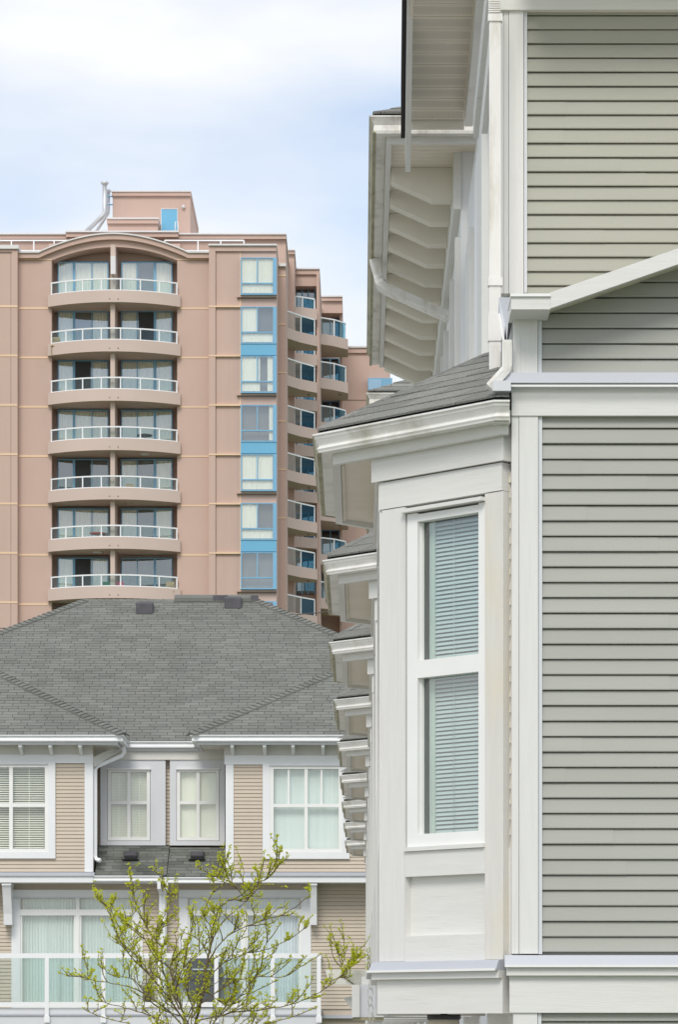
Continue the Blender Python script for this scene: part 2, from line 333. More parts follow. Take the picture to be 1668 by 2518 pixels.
# lower wall boards
zb = ZZ(2343, D0); ref = ZZ(1166.8, D0)
k0 = math.ceil((zb - ref) / E)
zs = [ref + E * i for i in range(k0, 200) if ref + E * i < ZZ(1024, D0) - .02]
siding('siding_board', XX(1331, D0), XR, D0, [zb + .001] if zs[0] - zb > .03 else [], zs[0] - zb, 'siding', end)
siding('siding_board', XX(1331, D0), XR, D0, zs, E, 'siding', end)
pbox('corner_board', 1259, 1276.4, 1022.5, 2344, D0 - .035, D0 + .05, 'trim_v', end); pbox('corner_board', 1277.6, 1324, 1022.5, 2344, D0 - .037, D0 + .05, 'trim_v', end)
pbox('siding_channel', 1325, 1334, 1022.5, 2345, D0 - .026, D0 + .05, 'grey_paint', end)
# lower belly flashing and skirt
xe = XR / D0 * F + CX
poly_prism('flashing', [(XX(1240, D0), D0 - .002, ZZ(2347, D0)), (XX(1240, D0), D0 - .075, ZZ(2349, D0)), (XX(1240, D0), D0 - .095, ZZ(2376, D0)), (XX(1240, D0), D0 - .002, ZZ(2376, D0))], (XR - XX(1240, D0), 0, 0), 'flashing', end)
box('drip_edge', XX(1240, D0), XR, D0 - .099, D0 - .096, ZZ(2377, D0 - .1), ZZ(2371.5, D0 - .1), 'frame', end)
pbox('moulding', 1247, xe, 2377, 2397.5, D0 - .075, D0, 'trim_h', end)
pbox('skirt_board', 1254, xe, 2397.8, 2489, D0 - .045, D0, 'trim_h', end)
pbox('corner_board', 1263, 1322, 2489.3, 3700, D0 - .035, D0 + .05, 'trim_v', end)
pbox('siding_channel', 1323, 1332, 2489.3, 3700, D0 - .026, D0 + .05, 'grey_paint', end)
zq = ZZ(2489, D0); zs = [zq - E * (i + 0.55) for i in range(0, 36)]
siding('siding_board', XX(1331, D0), XR, D0, [z for z in zs if z > 0.02], E, 'siding', end)
# belly band at the upper floor
pbox('frieze_board', 1259, xe, 951, 1022, D0 - .045, D0 + .02, 'trim_h', end)
poly_prism('flashing', [(XX(1240, D0), D0 + .03, ZZ(923, D0)), (XX(1240, D0), D0 - .085, ZZ(925, D0)), (XX(1240, D0), D0 - .095, ZZ(951, D0)), (XX(1240, D0), D0 + .03, ZZ(951, D0))], (XR - XX(1240, D0), 0, 0), 'flashing', end)
box('drip_edge', XX(1239, D0), XR, D0 - .104, D0 - .0955, ZZ(951.5, D0 - .1), ZZ(946.5, D0 - .1), 'frame', end)
# mid wall under the sloping bargeboard
DM = D0 + .01
slope = (720 - 612) / (1668 - 1355.0)
def bot_z(X): return ZZ(757, D0 - .25) + (X - XX(1355, D0 - .25)) * slope
XA = 2.95                                       # apex of the porch gable
mw = [(XX(1262, DM), DM + .012, ZZ(935, D0)), (2 * XA - XX(1262, DM), DM + .012, ZZ(935, D0)), (2 * XA - XX(1355, D0 - .25), DM + .012, ZZ(757, D0 - .25)), (XA, DM + .012, bot_z(XA)), (XX(1355, D0 - .25), DM + .012, ZZ(757, D0 - .25)), (XX(1262, DM), DM + .012, ZZ(757, D0 - .25))]
poly_prism('wall', mw, (0, .6, 0), 'siding', end)
zs = [ZZ(921, DM) + E * i for i in range(0, 40)]
def xf(z):
    xl = XX(1332, DM); zt = z - .04
    if zt > ZZ(757, D0 - .25): xl = max(xl, XX(1355, D0 - .25) + (zt - ZZ(757, D0 - .25)) / slope)
    return xl, 2 * XA - xl
siding('siding_board', 0, 0, DM, zs, E, 'siding', end, xfun=xf)
pbox('corner_board', 1263, 1323, 758, 920, DM - .035, DM + .05, 'trim_v', end)
pbox('siding_channel', 1324, 1333, 758, 921, DM - .026, DM + .05, 'grey_paint', end)
DF = D0 - .25
pbox('fascia_return', 1258, 1354, 729, 761, DF, DF + .30, 'trim_h', end)
pbox('drip_edge', 1256, 1355, 722, 729, DF - .012, DF + .30, 'frame', end)
h = .0735
for sg in (1, -1):
    xa = XX(1354.2, DF) if sg == 1 else 2 * XA - XX(1354.2, DF)
    za, zt = ZZ(759, DF), ZZ(720, DF); zA = za + abs(XA - xa) * slope; zT = zt + abs(XA - xa) * slope
    hexa('bargeboard', [(xa, DF - .004, za), (XA, DF - .004, zA), (XA, DF + .03, zA), (xa, DF + .03, za), (xa, DF - .004, zt), (XA, DF - .004, zT), (XA, DF + .03, zT), (xa, DF + .03, zt)], 'trim_h', end)
    hexa('porch_roof', [(xa, DF + .031, za + .03), (XA, DF + .031, zA + .03), (XA, D1, zA + .03), (xa, D1, za + .03), (xa, DF + .031, zt + .002), (XA, DF + .031, zT + .002), (XA, D1, zT + .002), (xa, D1, zt + .002)], 'soffit', end)
# upper wall
E1 = 34.95 * D1 / F
zs = [ZZ(26 + 13 + 34.95 * i, D1) for i in range(-1, 21)]
siding('siding_board', XX(1295, D1), XR - .05, D1, zs, E1, 'siding_upper', end)
pbox('corner_board', 1240, 1251, 27, 722, D1 - .039, D1 + .05, 'trim_v', end); pbox('corner_board', 1252, 1288, 27, 722, D1 - .042, D1 + .05, 'trim_v', end)
pbox('corner_board', 1229, 1239.5, 27, 722, D1 - .034, D1 + .05, 'trim_v', end)
pbox('siding_channel', 1289, 1297, 27, 720, D1 - .028, D1 + .05, 'grey_paint', end)
pbox('frieze_board', 1231, xe, -70, 25, D1 - .06, D1 + .02, 'trim_h', end)
# main gable overhang above the upper wall (out of frame, shades the top of the wall)
zt = ZZ(-72, D1)
for sg in (1, -1):
    xa = .80 if sg == 1 else 5.3; xm = 3.0; z0_ = zt + .25
    hexa('main_roof', [(xa, D1 - .38, z0_), (xm, D1 - .38, z0_ + 1.2), (xm, 20.0, z0_ + 1.2), (xa, 20.0, z0_), (xa, D1 - .38, z0_ + .12), (xm, D1 - .38, z0_ + 1.32), (xm, 20.0, z0_ + 1.32), (xa, 20.0, z0_ + .12)], 'shingle', end)
box('shading_eave', .82, 5.25, D1 - .62, D1 - .001, zt + .02, zt + .10, 'soffit', end)  # flat unseen eave, added to shade the top rows of boards
# side wall (faces the lane, seen at a glancing angle)
XS = 0.76
XU = .79
box('side_wall', XU, 0.80, D1 + .06, 20.0, ZZ(925, D0), 9.4, 'white_paint', end)
box('side_wall', XS, 0.80, D0 + .05, 20.0, 0.0, ZZ(926, D0), 'white_paint', end)
# trims and window edges along the upper side wall: (photo x near, photo x far, top y, proud)
for (xa, xb, yt, pr, mm) in ((1228, 1214, 30, .02, 'trim_v'), (1203, 1191, 330, .045, 'trim_v'), (1189, 1178, 345, .03, 'frame'), (1171, 1160, 560, .045, 'trim_v'), (1150, 1143, 600, .03, 'frame'), (1136, 1131, 640, .045, 'trim_v')):
    da, db = XU * F / (xa - CX), XU * F / (xb - CX)
    db = min(db, 24.2)
    if da < db: box('window_casing' if mm == 'trim_v' else 'window_frame', XU - pr, XU + .002, da, db, 3.2 + ZC - 1, ZZ(yt, da), mm, end)
for (xa, xb, yt) in ((1213.5, 1204, 420), (1177, 1172, 600)):
    da, db = XU * F / (xa - CX), XU * F / (xb - CX)
    box('window_pane', XU - .004, XU + .003, da, db, 3.0 + ZC - 1, ZZ(yt, da), 'glass_mid', end)
# stepped frieze boards of the upper side wall
for (xa, ya, xb, yb, w, pr) in ((1176, 0, 1143, 312, 19, .055), (1198, 0, 1164, 341, 22, .05), (1210, 90, 1176, 417, 12, .035)):
    X = XU - pr
    da, db = X * F / (xa - CX), X * F / (xb - CX)
    za, zb2 = ZZ(ya, da), ZZ(yb, db); zm = (za + zb2) / 2
    # extend the near end to the corner
    sl = (zb2 - za) / (db - da); dn = max(D1 + .06, da - 1.5); zn = za + sl * (dn - da)
    hgt = .20 if pr > .052 else .17
    hexa('frieze_board', [(X, dn, zn), (XU + .001, dn, zn), (XU + .001, db, zb2), (X, db, zb2), (X, dn, zn + hgt), (XU + .001, dn, zn + hgt), (XU + .001, db, zb2 + hgt), (X, db, zb2 + hgt)], 'trim_h', end)
# eave over the upper side wall: vented soffit, fascia, roof edge
so0, so1 = .34, .738
dn, df = 18.2, 22.35
zA0 = ZZ(0, 20.2); zA1 = ZZ(290, 22.3); sl = (zA1 - zA0) / (22.3 - 20.2)
def zs_(d): return zA0 + sl * (d - 20.2)
nP = 20
pw = (df - dn) / nP
holeV, holeF = [], []
for i in range(nP):
    d_a, d_b = dn + pw * i, dn + pw * (i + 1)
    lip = .012
    hexa('soffit_panel', [(so0, d_a, zs_(d_a)), (so1, d_a, zs_(d_a)), (so1, d_b - lip, zs_(d_b)), (so0, d_b - lip, zs_(d_b)), (so0, d_a, zs_(d_a) + .02), (so1, d_a, zs_(d_a) + .02), (so1, d_b - lip, zs_(d_b) + .02), (so0, d_b - lip, zs_(d_b) + .02)], 'soffit', end)
    for r in range(6):
        yy = d_a + pw * (.22 + r * .105)
        for c in range(22):
            xx = so0 + .012 + (c + .5 * (r % 2)) * .0172
            if xx > so1 - .006: continue
            k = len(holeV); zz = zs_(yy) - .0012; q = .0026
            holeV += [(xx - q, yy - q * 2.6, zs_(yy - q * 2.6) - .0012), (xx + q, yy - q * 2.6, zs_(yy - q * 2.6) - .0012), (xx + q, yy + q * 2.6, zs_(yy + q * 2.6) - .0012), (xx - q, yy + q * 2.6, zs_(yy + q * 2.6) - .0012)]
            holeF.append((k, k + 3, k + 2, k + 1))
tag(mesh('vent_holes', holeV, holeF, 'hole', end), kind='stuff')
hexa('soffit_backing', [(so0 - .01, dn, zs_(dn) + .03), (so1 + .05, dn, zs_(dn) + .03), (so1 + .05, df, zs_(df) + .03), (so0 - .01, df, zs_(df) + .03), (so0 - .01, dn, zs_(dn) + .05), (so1 + .05, dn, zs_(dn) + .05), (so1 + .05, df, zs_(df) + .05), (so0 - .01, df, zs_(df) + .05)], 'roof_dark', end)
zf = zs_(df)
hexa('fascia_end', [(so0 - .01, df + .0, zf - .062), (so1 - .0, df + .0, zf - .062), (so1, df + .03, zf - .062), (so0 - .01, df + .03, zf - .062), (so0 - .01, df, zf + .07), (so1, df, zf + .07), (so1, df + .03, zf + .07), (so0 - .01, df + .03, zf + .07)], 'bracket', end)
hexa('soffit_trim', [(so0 - .014, dn, zs_(dn) - .014), (so0 + .006, dn, zs_(dn) - .014), (so0 + .006, df - .002, zs_(df) - .014), (so0 - .014, df - .002, zs_(df) - .014), (so0 - .014, dn, zs_(dn) + .02), (so0 + .006, dn, zs_(dn) + .02), (so0 + .006, df - .002, zs_(df) + .02), (so0 - .014, df - .002, zs_(df) + .02)], 'soffit', end)
xo = .292
pA = P(1013, 0, 20.3); pB = P(1009, 424, 21.95)
sl2 = (pB.z - pA.z) / (pB.y - pA.y); zN = pA.z + sl2 * (dn - pA.y)
hexa('bargeboard', [(xo, dn, zN), (xo + .037, dn, zN), (pB.x + .003, pB.y, pB.z), (pB.x - .034, pB.y, pB.z), (xo, dn, zN + .45), (xo + .037, dn, zN + .45), (pB.x + .003, pB.y, pB.z + .52), (pB.x - .034, pB.y, pB.z + .52)], 'trim_v', end)
rz = .10
xf_ = pB.x - .034
hexa('roof_edge', [(xo - .030, dn, zN + .05), (xo - .0005, dn, zN + .05), (xf_ - .0005, pB.y, pB.z + .235), (xf_ - .030, pB.y, pB.z + .235), (xo - .030, dn, zN + .5), (xo - .0005, dn, zN + .5), (xf_ - .0005, pB.y, pB.z + .6), (xf_ - .030, pB.y, pB.z + .6)], 'roof_dark', end)
# ------------------------------------------------ bay window (built once, copied along the row)
def hitA(px, py, cst=16.384):
    u = px - CX; d = cst / (1 + u / F); return Vector((u * d / F, d, ZC + (CY - py) * d / F))
n45 = Vector((-math.sqrt(.5), -math.sqrt(.5), 0))
def plateA(name, x0, x1, yt, yb, t, m, parent, inset=0.0, back=.03, ref=None):
    "level plate on the angled face; heights read at photo x = ref (default its left edge)"
    rx = x0 if ref is None else ref
    zt, zb = hitA(rx, yt).z, hitA(rx, yb).z; a_, b2 = hitA(x0, yt), hitA(x1, yt); a_.z = b2.z = 0
    i0 = -n45 * back; o0 = n45 * t
    v = [a_ + o0, b2 + o0, b2 + i0, a_ + i0]
    return hexa(name, [Vector((p.x, p.y, zb)) for p in v] + [Vector((p.x, p.y, zt)) for p in v], m, parent)
W = [(.734, 15.65), (.1316, 16.2524), (.1316, 18.25), (.734, 18.8524)]
OUT = [(.733, 15.446), (.654, 15.446), (-.245, 16.345), (-.245, 18.36), (.654, 19.26), (.80, 19.26)]
ZG = ZC + 3.069                                 # gutter lip height
def offs(path, o):
    r = []
    for i, p in enumerate(path):
        def nm(a_, b2): dx, dy = b2[0] - a_[0], b2[1] - a_[1]; l = math.hypot(dx, dy); return (-dy / l, dx / l)
        n0 = nm(path[i - 1], p) if i else nm(p, path[1]); n1 = nm(p, path[i + 1]) if i < len(path) - 1 else n0
        bx, by = n0[0] + n1[0], n0[1] + n1[1]; q = 2 / (bx * bx + by * by); r.append((p[0] + bx * q * o, p[1] + by * q * o))
    return r
def make_bay(parent, detailed):
    bay = empty('bay_window', (.45, 17.2, ZC), parent)
    # --- gutter
    gz = ZG; H = .098
    prof = [(-.105, gz - H + .004), (-.03, gz - H + .004), (-.028, gz - H + .012), (-.022, gz - H + .022), (-.034, gz - .060), (-.030, gz - .042), (-.012, gz - .026), (-.008, gz - .012), (.0, gz - .009), (.0, gz), (-.012, gz), (-.016, gz - .03), (-.05, gz - .08), (-.09, gz - .085), (-.09, gz - .012), (-.105, gz - .012)]
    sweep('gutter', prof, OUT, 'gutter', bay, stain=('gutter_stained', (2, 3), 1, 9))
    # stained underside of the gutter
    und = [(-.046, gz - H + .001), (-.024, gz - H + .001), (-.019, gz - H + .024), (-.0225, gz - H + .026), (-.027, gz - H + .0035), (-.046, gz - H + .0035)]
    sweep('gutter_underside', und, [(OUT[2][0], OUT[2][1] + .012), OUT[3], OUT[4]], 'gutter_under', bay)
    fb = offs(OUT, -.106)
    sweep('fascia', [(-.04, gz - H - .050), (0, gz - H - .050), (0, gz), (-.04, gz)], fb, 'trim_h', bay)
    # --- soffit with ribs
    zso = gz - H - .022
    inn = offs(OUT, -.146)
    so = [inn[1], inn[2], inn[3], inn[4], W[3], W[2], W[1], W[0]]
    poly_prism('soffit_backing', [(x, y, zso + .014) for x, y in so], (0, 0, .006), 'roof_dark', bay)
    poly_prism('soffit', [(x, y, zso) for x, y in (inn[1], inn[2], W[1], W[0])], (0, 0, .012), 'soffit', bay)
    poly_prism('soffit', [(x, y, zso) for x, y in (inn[3], inn[4], W[3], W[2])], (0, 0, .012), 'soffit', bay)
    G = []; yb = 16.42
    while yb < 18.32:
        xa, xb = inn[2][0] + .004, W[1][0] - .002; ya, yc = yb, yb + .105
        v = [Vector(q) for q in ((xa, ya, zso + .001), (xb, ya, zso + .001), (xb, yc, zso - .003), (xa, yc, zso - .003), (xa, ya, zso + .008), (xb, ya, zso + .008), (xb, yc, zso + .008), (xa, yc, zso + .008))]
        G.append((v, BF)); yb += .119
    joined('soffit_boards', G, 'soffit', bay)
    box('soffit_channel', inn[2][0] + .002, inn[2][0] + .02, 16.5, 18.3, zso - .014, zso - .001, 'soffit', bay)
    # --- roof
    ap0, ap1 = (XS + .01, 17.40, ZC + 3.73), (XS + .01, 17.35 + .1, ZC + 3.73)
    ze = gz + .022; re = offs(OUT, -.035)
    r1 = Vector((re[1][0] + .0, re[1][1], ze)); r2 = Vector((*re[2], ze)); r3 = Vector((*re[3], ze)); r4 = Vector((*re[4], ze))
    A0 = Vector(ap0); A1 = Vector(ap1); rw0 = Vector((.733, re[1][1] + .001, ze)); rw1 = Vector((XS + .01, re[4][1] - .001, ze))
    solid = [r1, r2, r3, r4, rw1, rw0, A0, A1]
    mesh('roof_deck', [v - Vector((0, 0, .012)) for v in solid], [(0, 1, 6), (5, 0, 6), (1, 2, 7, 6), (2, 3, 7), (3, 4, 7), (5, 6, 7, 4), (0, 5, 4, 3, 2, 1)], 'felt', bay)
    def lay(poly, e, seed):
        ed = (Vector(e[1]) - Vector(e[0])).normalized(); nn = (poly[1] - poly[0]).cross(poly[2] - poly[0]).normalized()
        up = nn.cross(ed).normalized()
        if up.z < 0: up = -up
        nn = nn if nn.z > 0 else -nn
        return shingles(poly, up, .20, .33, .006, seed, jit=.3, gap=.003), up, nn
    g1, u1, n1 = lay([r1, r2, A0, rw0], (r1, r2), 11)
    # last polygon is not exactly planar near the wall: use the triangle for the main part
    g1, u1, n1 = lay([r1, r2, A0], (r1, r2), 11)
    g2, u2, n2 = lay([r2, r3, A1, A0], (r2, r3), 12)
    g3, u3, n3 = lay([r3, r4, A1], (r3, r4), 13)
    for g_ in g1: mesh('shingle', g_[0], g_[1], 'shingle_near', bay)
    if detailed:
        for g_ in g2: mesh('shingle', g_[0], g_[1], 'shingle_near', bay)
    else: joined('shingles', g2, 'shingle_near', bay)
    g4, u4, n4 = lay([r1, A0, rw0], (r1, r2), 14); g4 = [q for q in g4]
    joined('shingles', g3 + g4, 'shingle_near', bay)
    hd = (A0 - r2).normalized()
    sa = hd.cross(n1).normalized(); sb = hd.cross(n2).normalized()
    sa = sa if sa.dot(u1) < 0 else -sa; sb = sb if sb.dot(u2) < 0 else -sb
    hip_caps('hip_cap', r2 + hd * .07, A0, sa, sb, 'shingle_near', bay, step=.17, w=.115, t=.010)
    hd = (A1 - r3).normalized(); sa = hd.cross(n2).normalized(); sb = hd.cross(n3).normalized()
    sa = sa if sa.dot(u2) < 0 else -sa; sb = sb if sb.dot(u3) < 0 else -sb
    hip_caps('hip_cap', r3 + hd * .07, A1, sa, sb, 'shingle_near', bay, step=.17, w=.115, t=.010, each=False)
    # --- angled face: friezes, casings, window, panel
    plateA('frieze_board', 931, 1256, 1106, 1190, .052, 'trim_h', bay)
    plateA('frieze_board', 945, 1246, 1190.5, 1256, .034, 'trim_h', bay)
    plateA('casing', 950, 1006.5, 1257, 2364, .03, 'trim_v', bay, ref=950)
    plateA('casing', 1203, 1248, 1257, 2364, .03, 'trim_stained', bay, ref=950)
    plateA('head_flashing', 1005, 1204, 1256, 1265, .062, 'trim_h', bay, ref=1005)
    # window frame (sash stiles and rails) with glass set back
    fz = dict(back=.05)
    def zr(y): return y
    plateA('window_stile', 1009, 1034.5, 1266, 2084, .022, 'frame', bay, ref=1009)
    plateA('window_stile', 1184.5, 1202.5, 1266, 2084, .022, 'frame', bay, ref=1009)
    plateA('window_rail', 1034.5, 1184.5, 1266, 1284, .0215, 'frame', bay, ref=1034)
    plateA('window_rail', 1034.5, 1184.5, 1625, 1668, .0215, 'frame', bay, ref=1034)
    plateA('window_rail', 1034.5, 1184.5, 2051, 2082, .0215, 'frame', bay, ref=1034)
    plateA('window_sill', 1007, 1203, 2084, 2094, .045, 'trim_h', bay, ref=1007)
    for (a_, b2) in ((1284, 1625), (1668, 2051)):
        plateA('window_pane', 1034.5, 1184.5, a_, b2, -.022, 'glass_bay', bay, back=.026, ref=1034)
    plateA('window_stop', 1034.7, 1037, 1285, 2050, -.002, 'frame', bay, back=.02, ref=1034)
    plateA('window_jamb', 1040, 1053, 1275, 2060, -.05, 'jamb', bay, back=.058, ref=1034)
    plateA('apron_board', 1006.7, 1202.8, 2094.5, 2156, .03, 'trim_h', bay, ref=1010)
    plateA('apron_board', 1006.7, 1202.8, 2301, 2364, .03, 'trim_h', bay, ref=1010)
    plateA('recessed_panel', 1000, 1208, 2150, 2306, -.012, 'trim_h', bay, ref=1010)
    plateA('wall', 940, 1256, 2100, 2420, -.013, 'trim_h', bay, ref=950, back=.02)
    # --- front and far faces
    zf0, zf1 = hitA(950, 2364).z, zso + .005
    for (a_, b2, sg) in ((W[1], W[2], 0), (W[2], W[3], 1)):
        pass
    fx = W[1][0]
    y0, y1 = W[1][1], W[2][1]
    box('casing', fx - .03, fx, y0 - .012, y0 + .16, zf0, zf1 - .30, 'trim_v', bay)
    box('casing', fx - .03, fx, y1 - .16, y1, zf0, zf1 - .30, 'trim_v', bay)
    box('frieze_board', fx - .052, fx, y0 - .02, y1, zf1 - .155, zf1, 'trim_h', bay)
    box('frieze_board', fx - .034, fx, y0 - .014, y1, zf1 - .30, zf1 - .156, 'trim_h', bay)
    box('apron_board', fx - .0295, fx, y0 + .161, y1 - .161, zf0, zf0 + .62, 'trim_h', bay)
    zw0, zw1 = zf0 + .62, zf1 - .301
    box('window_frame', fx - .022, fx + .03, y0 + .161, y0 + .22, zw0, zw1, 'frame', bay)
    box('window_frame', fx - .022, fx + .03, y1 - .22, y1 - .161, zw0, zw1, 'frame', bay)
    box('window_frame', fx - .0215, fx + .03, (y0 + y1) / 2 - .03, (y0 + y1) / 2 + .03, zw0 + .03, zw1 - .03, 'frame', bay)
    box('window_frame', fx - .021, fx + .03, y0 + .2201, y1 - .2201, zw0, zw0 + .05, 'frame', bay)
    box('window_frame', fx - .021, fx + .03, y0 + .2201, y1 - .2201, zw1 - .05, zw1, 'frame', bay)
    box('window_pane', fx + .012, fx + .016, y0 + .2, y1 - .2, zw0 + .04, zw1 - .04, 'glass_bay', bay)
    poly_prism('wall', [(W[2][0], W[2][1], zf0), (W[3][0], W[3][1], zf0), (W[3][0] + .02, W[3][1] - .03, zf0), (W[2][0] + .02, W[2][1] - .03, zf0)], (0, 0, zf1 - zf0), 'trim_h', bay)
    # --- base: flashing, moulding, skirt
    zl = hitA(950, 2364).z; zfl = ZZ(2389, 16.16); zmo = ZZ(2408, 16.2); zsk = ZZ(2492, 16.25)
    Wp = [(.76, W[0][1] - .026), W[0], W[1], W[2], W[3]]
    Wp = [W[0], W[1], W[2], W[3]]
    sweep('flashing', [(-.02, zl - .001), (.03, zl - .001), (.070, zl - .006), (.09, zfl), (-.02, zfl)], Wp, 'flashing', bay)
    sweep('drip_edge', [(.0905, zfl - .003), (.096, zfl - .003), (.096, zfl + .009), (.0905, zfl + .009)], Wp, 'frame', bay)
    sweep('moulding', [(-.02, zmo), (.07, zmo), (.07, zfl - .0005), (-.02, zfl - .0005)], Wp, 'trim_h', bay)
    sweep('skirt_board', [(-.02, zsk), (.04, zsk), (.04, zmo - .0005), (-.02, zmo - .0005)], Wp, 'trim_h', bay)
    poly_prism('underside', [(x, y, zsk + .02) for x, y in W], (0, 0, .02), 'soffit', bay)
    # dark room lining behind the glass
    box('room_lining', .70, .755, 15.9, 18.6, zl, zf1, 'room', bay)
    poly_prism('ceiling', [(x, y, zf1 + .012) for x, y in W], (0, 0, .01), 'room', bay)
    return bay
bay0 = make_bay(end, True)
# blind behind the near bay window
bl = empty('venetian_blind', hitA(1110, 1640, 16.384) - n45 * .09 + Vector((0, 0, -1.5)))
tag(bl, 'pale narrow-slat venetian blind behind the tall bay window beside the grey clapboard wall', 'blind')
zt, zb = hitA(1034, 1284).z, hitA(1034, 2055).z
pa, pb = hitA(1050, 1300) - n45 * .06, hitA(1196, 1300) - n45 * .06
rr = random.Random(3)
z = zb; i = 0
while z < zt:
    tl = .0074 + rr.uniform(-.0005, .0005); wv = rr.uniform(-.0008, .0008)
    a_, b2 = Vector((pa.x, pa.y, z)), Vector((pb.x, pb.y, z + wv)); o_ = n45 * .0035
    up = Vector((0, 0, tl))
    v = [a_ + o_ - up, b2 + o_ - up, a_ + o_ * .4, b2 + o_ * .4, a_ - o_ + up, b2 - o_ + up]
    mesh('slat', v, [(0, 1, 3, 2), (2, 3, 5, 4)], 'slat', bl); z += .0216; i += 1
cp = hitA(1101, 1300) - n45 * .048
tube('cord', [(cp.x, cp.y, zb - .01), (cp.x, cp.y, zt)], .0018, 'slat', bl, sides=5)
# ------------------------------------------------ downpipes at the corner of the end townhouse
def spout(name, pts, w, dpt, parent, m='spout', corr=True):
    o = tube(name, pts, 0, m, parent, sq=(w, dpt))
    return o
ds = 16.62
xc = XX(1217.5, ds)
spout('downpipe', [(xc, ds, ZZ(952, ds) - .02), (xc, ds, ZZ(40, ds))], .060, .05, end)
for k in (-.019, -.0065, .0065, .019):
    box('downpipe_rib', xc + k - .0022, xc + k + .0022, ds - .0285, ds - .024, ZZ(790, ds), ZZ(50, ds), 'spout', end)
    box('downpipe_rib', xc + k - .0022, xc + k + .0022, ds - .0285, ds - .024, ZZ(930, ds), ZZ(850, ds), 'spout', end)
pbox('pipe_strap', 1201, 1236, 682, 702, ds - .034, ds + .02, 'spout', end)
pbox('pipe_strap', 1201, 1236, 34, 52, ds - .034, ds + .02, 'spout', end)
pbox('pipe_collar', 1201, 1234, 770, 838, ds - .031, ds + .02, 'spout', end)
for i in range(7):
    pbox('elbow_ring', 1202 - .8 * (i % 2), 1231 + .8 * (i % 2), 33 - 5.4 * (i + 1), 33 - 5.4 * i - 1.6, ds - .036 + .003 * (i % 2), ds + .02, 'spout', end)
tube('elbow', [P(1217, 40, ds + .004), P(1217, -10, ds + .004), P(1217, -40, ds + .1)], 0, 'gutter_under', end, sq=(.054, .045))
# short pipe from the porch gutter, bending onto the bay gutter
dq = 15.52
tube('downpipe', [P(1247, 838, dq), P(1247, 900, dq), P(1243, 912, dq), P(1204, 955, dq - .02)], 0, 'spout', end, sq=(.048, .045))
for k in (-.014, -.005, .005, .014):
    tube('downpipe_rib', [P(1247 + k / s0, 842, dq - .0235), P(1247 + k / s0, 900, dq - .0235), P(1243 + k / s0, 913, dq - .0245)], 0, 'spout', end, sq=(.0035, .006))
    tube('downpipe_rib', [P(1243 + k / s0 * .7, 913 + k / s0 * .5, dq - .0245), P(1206 + k / s0 * .7, 953 + k / s0 * .6, dq - .044)], 0, 'spout', end, sq=(.0035, .006))
# folded leader flashing between corner boards
mesh('leader_flashing', [P(1228, 732, 16.0), P(1255, 732, 15.7), P(1243, 800, 15.75), P(1247, 842, 15.62)], [(0, 1, 2), (1, 3, 2)], 'grey_paint', end)
mesh('leader_flashing', [P(1228, 732, 16.0), P(1243, 800, 15.75), P(1240, 842, 15.66), P(1225, 770, 16.0)], [(0, 1, 2, 3)], 'grey_paint', end)
hexa('leader_edge', [P(1225, 772, 15.9), P(1231, 770, 15.9), P(1231, 770, 15.93), P(1225, 772, 15.93), P(1237, 850, 15.6), P(1243, 846, 15.6), P(1243, 846, 15.63), P(1237, 850, 15.63)], 'trim_v', end)
pbox('corner_gap_dark', 1234, 1262, 738, 925, 16.3, 16.34, 'roof_dark', end)  # shade of the open gap painted as a near-black sheet
# return end of the bay gutter against the corner: board below it
pbox('gutter_end_board', 1214, 1256, 1009, 1040, 15.50, 15.60, 'trim_h', end)
pbox('corner_fill', 1238, 1262, 905, 962, 15.66, 15.72, 'trim_v', end)
pbox('kickout_flashing', 1212, 1257, 936, 961, 15.455, 15.50, 'grey_paint', end)
# siding edges glimpsed between bay and corner board
zz = hitA(950, 2360).z
while zz < ZG - .35:
    hexa('siding_edge', [(.738, 15.665, zz), (.756, 15.665, zz), (.7595, 15.76, zz), (.741, 15.76, zz), (.752, 15.665, zz + .07), (.756, 15.665, zz + .07), (.7595, 15.76, zz + .07), (.755, 15.76, zz + .07)], 'soffit', end); zz += E
# porch below the bay
box('porch_wall', 1.05, 1.10, 15.9, 19.9, 0.0, ZZ(2489, D0) - .02, 'bracket', end)
box('porch_post', .79, .95, 15.95, 16.1, 0.0, ZZ(2490, D0) - .03, 'trim_v', end)
lp = empty('porch_lamp', P(1092, 2518, 16.4) - Vector((0, 0, .2))); tag(lp, 'cream cylindrical porch lamp with dark open rim under the bay skirt', 'lamp')
c = P(1092, 2500, 16.6)
v, f = tube_geo([c + Vector((0, 0, -.22)), c + Vector((0, 0, -.004))], [.082, .082], 24); mesh('lamp_body', v, f, 'bracket', lp, True)
v, f = tube_geo([c + Vector((0, 0, -.012)), c + Vector((0, 0, .014))], [.088, .088], 24); mesh('rim', v, f, 'dark_metal', lp, True)
tube('stem', [c + Vector((0, 0, .012)), c + Vector((0, 0, .09))], .02, 'dark_metal', lp)
